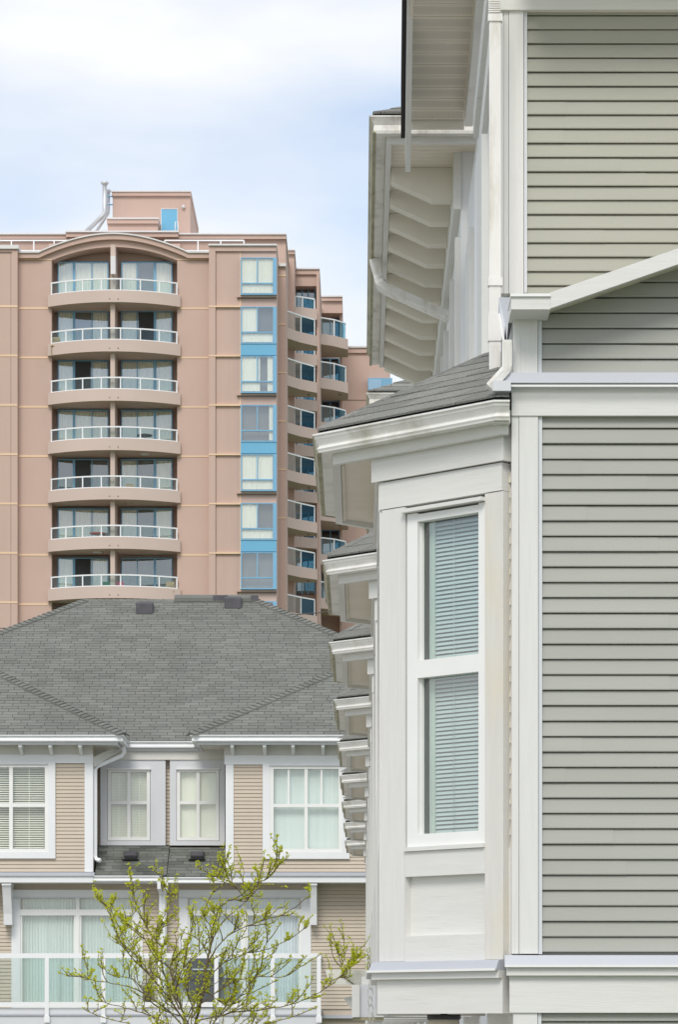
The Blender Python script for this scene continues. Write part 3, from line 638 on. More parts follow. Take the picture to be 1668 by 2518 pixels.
# ================================================================== REST OF THE ROW
ORD = ['', 'second', 'third', 'fourth', 'fifth', 'sixth', 'seventh', 'eighth', 'ninth']
row = [end]
for i in range(1, 9):
    t = empty('townhouse', (3.0, 17.5 + S * i, 0))
    tag(t, f'white-bayed townhouse, {ORD[i]} along the row counting from the clapboard end house', 'townhouse', ROW)
    a_, b2 = 20.02 + S * (i - 1), 20.0 + S * i
    box('wall', XS + .03, XR, a_, b2, 0.0, 8.7, 'white_paint', t)
    box('side_wall', XS + .001, XS + .0299, a_, b2, 0.0, 6.6, 'white_paint', t)
    hexa('main_roof', [(XS + .3, a_, 8.71), (3.0, a_, 9.9), (3.0, b2, 9.9), (XS + .3, b2, 8.71), (XS + .3, a_, 8.81), (3.0, a_, 10.0), (3.0, b2, 10.0), (XS + .3, b2, 8.81)], 'shingle', t)
    hexa('main_roof', [(3.0, a_, 9.9), (XR + .2, a_, 8.71), (XR + .2, b2, 8.71), (3.0, b2, 9.9), (3.0, a_, 10.0), (XR + .2, a_, 8.81), (XR + .2, b2, 8.81), (3.0, b2, 10.0)], 'shingle', t)
    # bay: copy of the modelled one
    copy_tree(bay0, (0, S * i, 0), t)
    row.append(t)
# ------------------------------------------------ upper box dormers with bracketed eaves
def dormer(parent, dn, df, nb, detailed=True):
    do = empty('dormer', (1.0, (dn + df) / 2, 6.0), parent)
    zg = ZC + 6.52                                # gutter lip
    xg = .067; H = .12
    xw = .74                                     # dormer wall
    path = [(1.3, dn), (xg, dn), (xg, df), (1.3, df)]
    prof = [(-.12, zg - H), (-.035, zg - H), (-.03, zg - H + .02), (-.035, zg - .06), (-.02, zg - .035), (-.004, zg - .012), (0, zg - .010), (0, zg), (-.12, zg)]
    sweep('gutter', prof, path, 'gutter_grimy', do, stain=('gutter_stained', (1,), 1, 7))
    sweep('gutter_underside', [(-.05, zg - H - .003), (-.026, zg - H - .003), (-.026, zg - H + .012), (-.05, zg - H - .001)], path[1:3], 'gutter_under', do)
    fp = offs(path, -.122)
    sweep('fascia', [(-.04, zg - H - .045), (0, zg - H - .045), (0, zg + .01), (-.04, zg + .01)], fp, 'trim_h', do)
    zso = zg - H + .01
    box('soffit', fp[1][0] + .04, 1.3, dn + .16, df - .16, zso, zso + .012, 'soffit', do)
    V, Fc = [], []
    yb = dn + .2
    while yb < df - .2:
        k = len(V); xa, xb = fp[1][0] + .05, xw
        V += [(xa, yb, zso - .001), (xb, yb, zso - .001), (xb, yb + .02, zso - .007), (xa, yb + .02, zso - .007), (xb, yb + .023, zso - .001), (xa, yb + .023, zso - .001)]
        Fc += [(k, k + 3, k + 2, k + 1), (k + 3, k + 5, k + 4, k + 2)]; yb += .10
    tag(mesh('soffit_ribs', V, Fc, 'soffit', do), kind='stuff')
    # wall, frieze, corner
    box('wall', xw, 1.6, dn + .55, df - .55, 5.0, zso - .001, 'white_paint', do)
    box('frieze_board', xw - .05, xw, dn + .53, df - .5, zso - .42, zso - .002, 'trim_h', do)
    # roof
    zr = zg + .02; ry = [dn + .02, df - .02]
    base = [Vector((xg + .03, ry[0], zr)), Vector((xg + .03, ry[1], zr)), Vector((2.4, ry[1], zr)), Vector((2.4, ry[0], zr)), Vector((1.6, ry[0] + 1.5, zr + .75)), Vector((1.6, ry[1] - 1.5, zr + .75))]
    mesh('roof_deck', base, [(0, 4, 5, 1), (0, 3, 4), (1, 5, 2), (3, 2, 5, 4), (0, 1, 2, 3)], 'felt', do)
    G = shingles([base[3], base[0], base[4]], (base[4] - (base[0] + base[3]) / 2).normalized() if False else Vector((0, 1.5, .75)).normalized(), .14, .3, .009, 5, jit=.3)
    G += shingles([base[0], base[1], base[5], base[4]], Vector((1.535, 0, .75)).normalized(), .14, .3, .009, 6, jit=.3)
    joined('shingles', G, 'shingle_near', do)
    # brackets (shaped rafter tails)
    for i in range(nb):
        y = dn + .95 + (df - dn - 1.3) * i / (nb - 1)
        xa, xb = fp[1][0] + .045, xw - .051; za = zso - .003
        poly = [(xa, za), (xb, za), (xb, za - .24), (xb - .15, za - .24), (xa, za - .10)]
        if detailed: poly_prism('bracket', [(x, y, z) for x, z in poly], (0, .14, 0), 'bracket', do)
    return do
d1 = dormer(row[1], 22.6, 30.55, 11)
d2 = dormer(row[3], 32.45, 41.2, 13)
# window casings on the dormer's side wall
for (ya, yb) in ((23.2, 23.35), (24.5, 24.62), (26.3, 26.45), (27.3, 27.42)):
    box('casing', .70, .741, ya, yb, 5.0, 8.5, 'trim_v', d1)
# downpipe from the dormer gutter, crossing the soffit
dd = 25.4
def P2(px, py, d): return P(px, py, d)
q0 = Vector((.115, 26.3, ZC + 6.39)); q1 = Vector((.12, 26.25, ZZ(700, 26.3) + .03)); q2 = Vector((XX(935, 26.2), 26.2, ZZ(708, 26.2))); q3 = Vector((XX(1108, 26.0), 26.0, ZZ(783, 26.0))); q4 = Vector((XX(1118, 26.0), 26.0, ZZ(800, 26.0))); q5 = Vector((XX(1118, 26.0), 26.0, 5.4))
tube('downpipe', [q0, P(930, 680, 26.3), P(936, 702, 26.2), P(950, 712, 26.2), P(1104, 780, 26.0)], 0, 'spout', d1, sq=(.07, .075))
tube('downpipe', [P(1095, 776, 26.0), P(1110, 784, 26.0), P(1115, 796, 26.0), Vector((XX(1116, 26.0), 26.0, 5.2))], 0, 'spout', d1, sq=(.075, .07))
for k in range(5):
    q = P(930 + k * 3.5, 684 + k * 5.2, 26.25); tube('elbow_ring', [q, q + Vector((.010, 0, -.012))], 0, 'spout', d1, sq=(.088, .088))
# trellis beam and box bracket of the porch
t = row[2]
poly = [(XX(800, 30), ZZ(2383, 30)), (XX(912, 30), ZZ(2383, 30)), (XX(912, 30), ZZ(2420, 30)), (XX(822, 30), ZZ(2420, 30)), (XX(812, 30), ZZ(2415, 30)), (XX(806, 30), ZZ(2404, 30))]
poly_prism('porch_beam', [(x, 30, z) for x, z in poly], (0, .15, 0), 'trim_h', t)
poly = [(XX(845, 30.2), ZZ(2452, 30.2)), (XX(912, 30.2), ZZ(2440, 30.2)), (XX(912, 30.2), ZZ(2492, 30.2)), (XX(868, 30.2), ZZ(2486, 30.2)), (XX(856, 30.2), ZZ(2470, 30.2))]
poly_prism('porch_bracket', [(x, 30.2, z) for x, z in poly], (0, .12, 0), 'trim_h', t)
for q in range(1, 9):
    if q in (1, 2, 3):
        dz = 16.9 + S * q
        pass
# beam ends of the porch next to the bay's skirt
t = row[1]
da = 20.2
pbox('beam_end', 866, 885, 2420, 2500, da, da + .3, 'trim_v', t)
pbox('beam_end', 885.3, 923, 2420, 2500, da + .03, da + .3, 'grey_paint', t)
pbox('beam_end', 923.3, 944, 2418, 2500, da, da + .3, 'trim_v', t)
pbox('beam_base', 868, 944, 2500.5, 2508, da + .02, da + .3, 'gutter_under', t)
pbox('beam_tie', 890, 1250, 2400, 2420, da + .1, da + .3, 'trim_h', t)
box('porch_post', XX(905, da), XX(940, da), da + .05, da + .2, 0, ZZ(2508.5, da), 'trim_v', t)
# rain chain
rc = empty('rain_chain', P(912, 2518, 19.6) - Vector((0, 0, 1.0))); tag(rc, 'thin pale rain chain of open links hanging beside the square porch beam ends', 'chain')
z = ZZ(2378, 19.6); i = 0
while z > 1.6:
    xo = XX(912 + 1.5 * math.sin(i * 1.3), 19.6); r = .022; pts = []
    for k in range(9):
        an = 2 * math.pi * k / 8
        if i % 2: pts.append((xo + math.cos(an) * .016, 19.6, z + math.sin(an) * .034))
        else: pts.append((xo + math.cos(an) * .012, 19.6 + math.cos(an) * .010, z + math.sin(an) * .034))
    v, f = tube_geo(pts, .0028, 5); mesh('link', v, f, 'patina', rc, True); z -= .052; i += 1
# ================================================================== MIDDLE TOWNHOUSE BLOCK
DW = 64.7; sm = DW / F
mid = empty('townhouse_block', (-4.2, 68, 0)); tag(mid, 'tan clapboard townhouse block with grey hip roof and white window surrounds behind the young tree', 'townhouse block')
ZE = ZC + (CY - 1806) * 64.1 / F                 # wing gutter lip
PT = .55
XL = -13.0; XRt = 4.0
xwl, xwr = XX(228, DW), XX(555, DW)              # wing wall ends
DCW = 66.3                                       # recessed centre wall
EM = 9.18 * sm
# roof planes
dCe = 65.55
def zmain(d): return ZE + PT * (d - dCe)
dR = 72.6; zR = zmain(dR)
XRr = XX(630, dR); XRl = XX(-160, dR)
def hipR(d): return XRr + (dR - d)
def hipL(d): return XX(210, dR) - (dR - d)
ZL = zR - 0.09
main = [Vector((hipL(dCe) , dCe, ZE)), Vector((hipR(dCe), dCe, ZE)), Vector((XRr, dR, zR)), Vector((XX(210, dR), dR, zR))]
upm = Vector((0, 1, PT)).normalized()
main_vis = [Vector((-9.3, dCe, ZE)), Vector((1.3, dCe, ZE)), Vector((1.3, dR - (1.3 - XRr), zmain(dR - (1.3 - XRr)))), Vector((XRr, dR, zR)), Vector((XX(210, dR), dR, zR)), Vector((-9.3, dR - (XX(210, dR) + 9.3), zmain(dR - (XX(210, dR) + 9.3))))]
bk = [Vector((p.x, 2 * dR - p.y, p.z)) for p in main[:2]]
mesh('roof_deck', [p - Vector((0, 0, .02)) for p in main + bk], [(0, 1, 2, 3), (1, 5, 2), (0, 3, 4), (3, 2, 5, 4), (0, 4, 5, 1)], 'felt', mid)
# wing roofs
xcl, xcr = XX(305, 64.1), XX(468, 64.1)
dWe = 64.1
def wing(sg, xc, xfar):
    # front plane of the wing hip and the short return plane towards the centre
    dl = 6.0
    A_ = Vector((xc, dWe, ZE)); B_ = Vector((xc + sg * dl, dWe + dl, ZE + PT * dl)); C_ = Vector((xfar, dWe + dl, ZE + PT * dl)); D_ = Vector((xfar, dWe, ZE))
    Bk = Vector((xc, dWe + dl + 2, ZE))
    Cv = Vector((xc + sg * dl, dWe + dl + 2, ZE + PT * dl))
    mesh('roof_deck', [p - Vector((0, 0, .02)) for p in (A_, D_, C_, B_, Bk, Cv)], [(0, 1, 2, 3), (0, 3, 5, 4)], 'felt', mid)
    fr = shingles([A_, D_, C_, B_], upm, .145, .335, .010, 21 + sg, jit=.05, gap=.0045)
    # return plane, only the strip in front of the main roof
    w_ = dCe - dWe
    st = [A_, Vector((xc, dWe + 2.6, ZE)), B_ + Vector((0, 2.6, 0)), B_]
    rt = shingles(st, Vector((sg, 0, PT)).normalized(), .145, .335, .010, 31 + sg, jit=.05, gap=.0045)
    hd = (B_ - A_).normalized(); nF = Vector((0, -PT, 1)).normalized(); nS = Vector((-sg * PT, 0, 1)).normalized()
    s1 = hd.cross(nF).normalized(); s2 = hd.cross(nS).normalized()
    s1 = s1 if s1.y < 0 else -s1; s2 = s2 if s2.x * sg < 0 else -s2
    hip_caps('hip_cap', A_, B_, s1, s2, 'shingle', mid, step=.145, w=.15, t=.030)
    return fr, rt
frL, rtL = wing(-1, xcl, -12.9)
frR, rtR = wing(1, xcr, 3.4)
mg = shingles(main_vis, upm, .145, .335, .010, 9, jit=.05, gap=.0045)
allg = frL + frR + mg
def gc(g_): return sum((v.y for v in g_[0]), 0) / len(g_[0])
def vis(g_):
    v = g_[0][0]; px = CX + v.x * F / v.y; return -20 < px < 850
v_ = sorted([g_ for g_ in allg if vis(g_)], key=gc); n_ = [g_ for g_ in allg if not vis(g_)]
for g_ in v_[:290]: mesh('shingle', g_[0], g_[1], 'shingle', mid)
joined('shingles', v_[290:] + n_ + rtL + rtR, 'shingle', mid)
# main hips and ridge
for (a_, b2, sx) in ((Vector((hipR(67.0), 67.0, zmain(67.0))), Vector((XRr, dR, zR)), 1), (Vector((hipL(66.0), 66.0, zmain(66.0))), Vector((XX(210, dR), dR, zR)), -1)):
    hd = (b2 - a_).normalized(); nF = Vector((0, -PT, 1)).normalized(); nS = Vector((sx * PT, 0, 1)).normalized()
    s1 = hd.cross(nF).normalized(); s2 = hd.cross(nS).normalized(); s1 = s1 if s1.y < 0 else -s1; s2 = s2 if s2.x * sx > 0 else -s2
    hip_caps('hip_cap', a_, b2, s1, s2, 'shingle', mid, step=.15, w=.15, t=.030)
hip_caps('ridge_cap', Vector((XX(208, dR), dR, zR + .0)), Vector((XX(432, dR), dR, zR + .0)), Vector((0, -1, -PT)).normalized(), Vector((0, 1, -PT)).normalized(), 'shingle', mid, step=.16, w=.14, t=.014)
poly_prism('ridge_vent', [(XX(430, dR), dR - .16, zR - .06), (XX(430, dR), dR - .16, zR + .03), (XX(430, dR), dR, zR + .12), (XX(430, dR), dR + .16, zR + .03), (XX(430, dR), dR + .16, zR - .06)], (XX(636, dR) - XX(430, dR), 0, 0), 'shingle', mid)
for xq in (525, 618):
    box('ridge_flashing', XX(xq, dR), XX(xq + 36 if xq == 525 else xq + 17, dR), dR - .165, dR - .02, zR - .03, zR + .085, 'vent', mid)
# roof vents
def vent(px, py, dist_plane, w, hh, tilt=True):
    u, v = px - CX, CY - py
    d = dist_plane(u, v); p = P(px, py, d); r = empty('roof_vent', p, mid)
    w2 = w * d / F / 2; h2 = hh * d / F
    V = []
    prof = [(-.22, .02), (-.24, .05), (-.24, h2 * .95), (-.16, h2 * 1.15), (.1, h2 * 1.15), (.25, h2 * .9), (.25, 0)]
    prof = [(p.y + o, p.z - h2 * .55 + z) for o, z in prof]
    n = len(prof); vv = []
    for xx in (-w2, -w2 * .86, w2 * .86, w2):
        k = .9 if abs(xx) == w2 else 1
        for (y, z) in prof: vv.append((p.x + xx, p.y + (y - p.y) * k, p.z + (z - p.z) * k))
    ff = [(i * n + j, (i + 1) * n + j, (i + 1) * n + (j + 1) % n, i * n + (j + 1) % n) for i in range(3) for j in range(n)] + [tuple(range(n)), tuple(range(4 * n - 1, 3 * n - 1, -1))]
    mesh('vent_hood', vv, ff, 'vent', r)
    box('vent_throat', p.x - w2 * .9, p.x + w2 * .9, p.y - .235, p.y + .2, p.z - h2 * .75, p.z - h2 * .40, 'vent_dark', r)
    box('vent_flange', p.x - w2 * 1.25, p.x + w2 * 1.25, p.y - .30, p.y + .3, p.z - h2 * .82, p.z - h2 * .76, 'vent_dark', r)
def pl_main(u, v): return (ZC - ZE + PT * dCe) / (PT - v / F) if False else (PT * dCe - (ZE - ZC)) / (PT - v / F)
vent(357, 1500, pl_main, 42, 30); vent(574, 1487, pl_main, 42, 30)
# gutters
def kprof(zg, H): return [(-.12, zg - H), (-.03, zg - H), (-.025, zg - H + .02), (-.045, zg - .05), (-.01, zg - .025), (0, zg - .02), (0, zg), (-.12, zg)]
sweep('gutter', kprof(ZE, .13), [(xcl, 66.2), (xcl, dWe), (XL, dWe)][::-1] if False else [(XL, dWe), (xcl, dWe), (xcl, 66.2)][::-1], 'white_paint', mid) if False else None
def front_gutter(x0, x1, d, zg, H, side=None, m='white_paint', parent=mid):
    # path must run towards -X so that the outward side faces the camera
    path = [(x1, d), (x0, d)]
    if side == 'r': path = [(x1, d + 1.45), (x1, d), (x0, d)]
    if side == 'l': path = [(x1, d), (x0, d), (x0, d + 1.45)]
    return sweep('gutter', kprof(zg, H), path, m, parent)
front_gutter(XL, xcl, dWe, ZE, .13, 'r'); front_gutter(xcr, 3.2, dWe, ZE, .13, 'l')
front_gutter(XX(305, dCe), XX(478, dCe), dCe, ZE, .13)
# fascia + soffit
for (a_, b2, d) in ((XL, xcl, dWe), (xcr, 3.2, dWe)):
    box('fascia', a_ + .13, b2 - .13, d + .121, d + .16, ZE - .19, ZE - .0, 'grey_paint', mid)
    box('soffit', a_ + .13, b2 - .13, d + .161, DW + .6, ZE - .165, ZE - .15, 'soffit_mid', mid)
xs_ = xcl - .13
box('fascia', xs_ - .04, xs_, dWe + .161, 66.4, ZE - .19, ZE, 'grey_paint', mid)
xs_ = xcr + .13
box('fascia', xs_, xs_ + .04, dWe + .161, 66.4, ZE - .19, ZE, 'grey_paint', mid)
box('soffit', xwl - .05, xcl - .17, DW + .4, 66.4, ZE - .166, ZE - .151, 'soffit_mid', mid)
box('soffit', xcr + .17, xwr + .05, DW + .4, 66.4, ZE - .166, ZE - .151, 'soffit_mid', mid)
box('fascia', xcl - .1, xcr + .1, dCe + .121, dCe + .15, ZE - .19, ZE, 'grey_paint', mid)
box('soffit', xcl - .15, xcr + .15, dCe + .151, DCW, ZE - .165, ZE - .152, 'soffit_mid', mid)
# sloping underside boards at the wing corners
poly_prism('eave_return', [P(228, 1862, DW), P(292, 1832, 65.2), P(300, 1842, 65.2), P(232, 1885, DW)], (0, .05, 0), 'soffit_mid', mid)
# wing walls
zbel = ZZ(2143, DW)
zfr = ZZ(1853, DW)
def holed_wall(name, x0, x1, z0, z1, d0, d1, holes, m, parent):
    "wall slab with rectangular openings [(xa, xb, za, zb)], left to right"
    V, Fc = [], []
    def bx(a_, b2, c_, e_):
        if b2 - a_ < 1e-4 or e_ - c_ < 1e-4: return
        k = len(V); V.extend([(a_, d0, c_), (b2, d0, c_), (b2, d1, c_), (a_, d1, c_), (a_, d0, e_), (b2, d0, e_), (b2, d1, e_), (a_, d1, e_)])
        Fc.extend([tuple(i + k for i in q) for q in BF])
    x = x0
    for (a_, b2, c_, e_) in holes:
        bx(x, a_, z0, z1); bx(a_, b2, z0, c_); bx(a_, b2, e_, z1); x = b2
    bx(x, x1, z0, z1)
    return mesh(name, V, Fc, m, parent)
def hole(x0, x1, yt, yb, d): return (XX(x0, d), XX(x1, d), ZZ(yb, d), ZZ(yt, d))
def wing_wall(xa, xb, h_):
    holed_wall('wall', xa, xb, zbel, ZE - .16, DW + .012, DW + .8, [h_], 'siding_tan', mid)
    box('inner_wall', xa + .01, xb - .01, DW + .8, DCW + .5, zbel, ZE - .16, 'siding_tan', mid)
wing_wall(XL, xwl - .01, hole(-82, 115, 1881, 2091, DW)); wing_wall(xwr + .01, 3.0, hole(668, 838, 1885, 2091, DW))
xb_ = 1260
pbox('frieze_board', XL / sm + CX, 228, 1830, 1854, DW - .02, DW, 'soffit_mid', mid)
pbox('frieze_board', XL / sm + CX, 229, 1854.2, 1876, DW - .045, DW, 'white_paint', mid)
pbox('frieze_board', 551, xb_, 1832, 1856, DW - .02, DW, 'soffit_mid', mid)
pbox('frieze_board', 552, xb_, 1856.2, 1879, DW - .045, DW, 'white_paint', mid)
for px in (55, 128, 201, 573, 652, 722, 795, 868):
    d = DW - .46
    x0, x1 = XX(px - 4, DW), XX(px + 4, DW)
    hexa('eave_bracket', [(x0, d, ZE - .24), (x1, d, ZE - .24), (x1, DW - .021, ZE - .39), (x0, DW - .021, ZE - .39), (x0, d, ZE - .166), (x1, d, ZE - .166), (x1, DW - .021, ZE - .166), (x0, DW - .021, ZE - .166)], 'white_paint', mid)
pbox('corner_board', 208, 229, 1876.2, 2143, DW - .035, DW + .1, 'white_paint', mid)
pbox('corner_board', 555, 574.5, 1879.2, 2145, DW - .035, DW + .1, 'white_paint', mid)
# siding of the wings
zz = [ZZ(2143, DW) + EM * i for i in range(0, 29)]
zlo = [z for z in zz if z < ZZ(2111, DW) - .02]; zhi = [z for z in zz if ZZ(2111, DW) - .02 <= z < ZZ(1884, DW)]
siding('siding_board', XL, XX(208, DW), DW, zlo, EM, 'siding_tan', mid, k=1.1)
siding('siding_board', XX(136, DW), XX(208, DW), DW, zhi, EM, 'siding_tan', mid, k=1.1)
siding('siding_board', XX(574, DW), 3.0, DW, zlo, EM, 'siding_tan', mid, k=1.1)
siding('siding_board', XX(574, DW), XX(645.5, DW), DW, zhi, EM, 'siding_tan', mid, k=1.1)
siding('siding_board', XX(860, DW), 3.0, DW, zhi, EM, 'siding_tan', mid, k=1.1)
# windows: generic casement builder
def window(x0, x1, yt, yb, vm, hm, d, parent, fm='frame', gm='glass_mid', fr=7, mu=7, case=None, room='room', casem='white_paint', rd=.5):
    "frame rectangle in photo px at depth d; vm/hm: centre lines of the glazing bars; case: surround (l,r,t,b) widths in px"
    w = empty('window', P((x0 + x1) / 2, yb, d), parent)
    if case:
        l, r, t_, b2 = case
        pbox('casing', x0 - l, x0, yt - t_, yb + b2, d - .035, d + .1, casem, w); pbox('casing', x1, x1 + r, yt - t_, yb + b2, d - .035, d + .1, casem, w)
        pbox('casing', x0 + .01, x1 - .01, yt - t_, yt, d - .035, d + .1, casem, w); pbox('casing', x0 + .01, x1 - .01, yb, yb + b2, d - .035, d + .1, casem, w)
    pbox('frame_side', x0 + .02, x0 + fr, yt + .02, yb - .02, d - .02, d + .08, fm, w); pbox('frame_side', x1 - fr, x1 - .02, yt + .02, yb - .02, d - .02, d + .08, fm, w)
    pbox('frame_head', x0 + fr, x1 - fr, yt + .02, yt + fr, d - .02, d + .08, fm, w); pbox('frame_foot', x0 + fr, x1 - fr, yb - fr, yb - .02, d - .02, d + .08, fm, w)
    xs = [x0 + fr] + list(vm) + [x1 - fr]; ys = [yt + fr] + list(hm) + [yb - fr]
    for x in vm: pbox('mullion', x - mu / 2, x + mu / 2, yt + fr, yb - fr, d - .012, d + .07, fm, w)
    for y in hm: pbox('transom', x0 + fr, x1 - fr, y - mu / 2, y + mu / 2, d - .015, d + .07, fm, w)
    for i in range(len(xs) - 1):
        for j in range(len(ys) - 1):
            pbox('pane', xs[i], xs[i + 1], ys[j], ys[j + 1], d + .03, d + .036, gm, w)
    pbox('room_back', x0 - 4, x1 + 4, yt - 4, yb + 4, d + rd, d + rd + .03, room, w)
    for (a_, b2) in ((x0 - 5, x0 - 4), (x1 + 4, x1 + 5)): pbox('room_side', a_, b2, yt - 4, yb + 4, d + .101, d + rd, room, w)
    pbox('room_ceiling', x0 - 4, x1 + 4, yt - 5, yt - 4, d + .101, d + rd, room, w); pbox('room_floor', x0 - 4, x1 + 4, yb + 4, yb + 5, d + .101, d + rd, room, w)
    return w
def blind(x0, x1, yt, yb, d, n, m, label, sl=.6, group=None):
    b = empty('venetian_blind', P((x0 + x1) / 2, yb, d)); tag(b, label, 'blind', group); st = (yb - yt) / n * d / F
    for i in range(n):
        z = ZZ(yb, d) + st * (i + .5); hh = st * sl
        mesh('slat', [(XX(x0, d), d - .012, z - hh / 2), (XX(x1, d), d - .012, z - hh / 2), (XX(x1, d), d + .012, z + hh / 2), (XX(x0, d), d + .012, z + hh / 2)], [(0, 1, 2, 3)], m, b)
    for q in (.22, .8): box('cord', XX(x0 + (x1 - x0) * q, d) - .006, XX(x0 + (x1 - x0) * q, d) + .006, d - .02, d - .016, ZZ(yb, d), ZZ(yt, d), m, b)
    return b
def drape(x0, x1, yt, yb, d, label, m='drape', pitch=9.0, amp=.03, seed=0, cat='curtain', group=None, name='curtain'):
    R = random.Random(seed); V, Fc = [], []; n = max(4, int((x1 - x0) / pitch * 4)); za, zb2 = ZZ(yb, d), ZZ(yt, d)
    ph = R.uniform(0, 6)
    for i in range(n + 1):
        x = x0 + (x1 - x0) * i / n; y = d + amp * math.sin(i * math.pi / 2 + ph + R.uniform(-.35, .35))
        V += [(XX(x, d), y, za), (XX(x, d), y, zb2)]
    Fc = [(2 * i, 2 * i + 2, 2 * i + 3, 2 * i + 1) for i in range(n)]
    o = mesh(name, V, Fc, m); tag(o, label, cat, group); return o
# left wing window: runs out of the frame
window(-85, 118, 1878, 2094, [27], [1979], DW - .03, mid, fr=8, mu=9, case=(18, 18, 5, 16), rd=.6)
pbox('window_head', -90, 117, 1874, 1879, DW - .09, DW - .066, 'grey_paint', mid)
blind(-76, 109, 1887, 2086, DW + .12, 36, 'slat_cream', 'cream venetian blind half open in the window with dark reflections of the tan block', .5)
window(665, 841, 1882, 2094, [753], [1980], DW - .03, mid, fr=8, mu=8, case=(19, 19, 3, 17), rd=.6)
pbox('window_head', 662, 846, 1877, 1882, DW - .09, DW - .066, 'grey_paint', mid)
for xq in (710, 791): pbox('sash_bar', xq - 2.5, xq + 2.5, 1890, 1976, DW - .02, DW + .0, 'frame', mid)
o = pbox('roller_blind', 672, 834, 1888, 2088, DW + .13, DW + .14, 'drape'); tag(o, 'pale green roller blind drawn down the wide window beside the row of bays', 'blind')
# belly band
for (a_, b2) in ((XL / sm + CX, 232), (552, xb_)):
    pbox('flashing', a_, b2, 2144, 2153, DW - .12, DW, 'flashing', mid); pbox('belly_board', a_ , b2 - 3 if b2 < 300 else b2, 2153.3, 2169, DW - .08, DW + .1, 'white_paint', mid)
box('overhang_soffit', XL, XX(230, DW), DW - .07, DCW + .3, ZZ(2169.5, DW), ZZ(2166, DW), 'soffit_mid', mid)
box('overhang_soffit', XX(552, DW), 3.0, DW - .07, DCW + .3, ZZ(2169.5, DW), ZZ(2166, DW), 'soffit_mid', mid)
# centre: recessed wall, two window boxes, low roofs
box('wall', xwl - .3, xwr + .3, DCW, DCW + .5, ZZ(2175, DW), ZE - .16, 'siding_tan', mid)
pbox('frieze_board', 229.5, 554, 1836, 1867.5, 65.72, DCW, 'soffit_mid', mid)
zz = [ZZ(2080, DCW) + EM * i for i in range(0, 26)]
siding('siding_board', XX(226, 65.93), XX(252, 65.93), 65.93, zz, EM, 'siding_tan', mid, k=1.1)
siding('siding_board', XX(404, 65.93), XX(422, 65.93), 65.93, zz, EM, 'siding_tan', mid, k=1.1)
dB = 65.75
for (x0, x1) in ((229.5, 247), (407, 418)): pbox('recess_wall', x0, x1, 1868, 2082, 65.945, DCW, 'siding_tan', mid)
for (x0, x1, wx0, wx1, mm) in ((247, 407, 265, 369, 'grey_paint'), (418, 553, 435, 539, 'grey_paint')):
    pbox('window_box', x0, wx0 - 1, 1868, 2078, dB, DCW, mm, mid); pbox('window_box', wx1 + 1, x1, 1868, 2078, dB, DCW, mm, mid)
    pbox('window_box', wx0 - 1, wx1 + 1, 1868, 1889, dB, DCW, mm, mid); pbox('window_box', wx0 - 1, wx1 + 1, 2067, 2078, dB, DCW, mm, mid)
    window(wx0, wx1, 1890, 2066, [(wx0 + wx1) / 2], [1973], dB + .03, mid, fr=8, mu=8, rd=.5)
    pbox('window_head', wx0 - 2, wx1 + 2, 1888, 1891.5, dB - .05, dB - .003, 'white_paint', mid)
blind(273, 361, 1898, 2058, dB + .14, 40, 'slat_cream', 'cream venetian blind closed in the small box window over the left lean-to roof', 1.0)
o = pbox('roller_blind', 442, 531, 1899, 2060, dB + .14, dB + .15, 'curtain'); tag(o, 'cream roller blind drawn in the small box window beside the lean-to roof', 'blind')
# low lean-to roofs
for (x0, x1, yt, yb, sd_) in ((233, 409, 2081, 2151, 51), (410.5, 556, 2084, 2155, 52)):
    dl, dh = 64.72, 65.74; a_ = Vector((XX(x0, dl), dl, ZZ(yb, dl))); b2 = Vector((XX(x1, dl), dl, ZZ(yb, dl))); c = Vector((XX(x1, dl), dh, ZZ(yt, dh))); d_ = Vector((XX(x0, dl), dh, ZZ(yt, dh)))
    poly_prism('lean_to_deck', [a_, b2, c, d_], (0, 0, -.04), 'felt', mid)
    up = (d_ - a_).normalized()
    for g_ in shingles([a_, b2, c, d_], up, .125, .335, .01, sd_, jit=.05, gap=.005): mesh('shingle', g_[0], g_[1], 'shingle_low', mid)
    p0, p1 = a_, d_
    def pl(u, v, a=a_, d=d_):
        m_ = (d.z - a.z) / (d.y - a.y); return (m_ * a.y - (a.z - ZC)) / (m_ - v / F)
    vent((x0 + x1) / 2 + (2 if sd_ == 51 else 3), 2102, pl, 33, 15)
front_gutter(XX(229, 64.6), XX(398, 64.6), 64.6, ZZ(2152, 64.6), .115); front_gutter(XX(404, 64.6), XX(553, 64.6), 64.6, ZZ(2156, 64.6), .115)
box('fascia', XX(229, 64.7), XX(554, 64.7), 64.722, 64.75, ZZ(2171, 64.7), ZZ(2157, 64.7), 'grey_paint', mid)
box('overhang_soffit', XX(229, 64.7), XX(554, 64.7), 64.751, DCW + .3, ZZ(2169.6, DW), ZZ(2166.1, DW), 'soffit_mid', mid)
# downpipes
tube('downpipe', [P(305, 1834, 65.0), P(306, 1850, 65.0), P(300, 1858, 65.0), P(240, 1884, 64.85), P(234, 1892, 64.8), P(234, 2105, 64.8), P(238, 2113, 64.75), P(247, 2115, 64.7)], 0, 'white_paint', mid, sq=(.07, .06))
for xq in (391, 409):
    tube('downpipe', [P(xq, 2164, 64.62), P(xq, 2182, 64.62), P(400 + (xq - 400) * .5, 2192, 64.9), P(400 + (xq - 400) * .5, 2200, 65.0), P(400 + (xq - 400) * .5, 2600, 65.0)], 0, 'white_paint', mid, sq=(.07, .06))
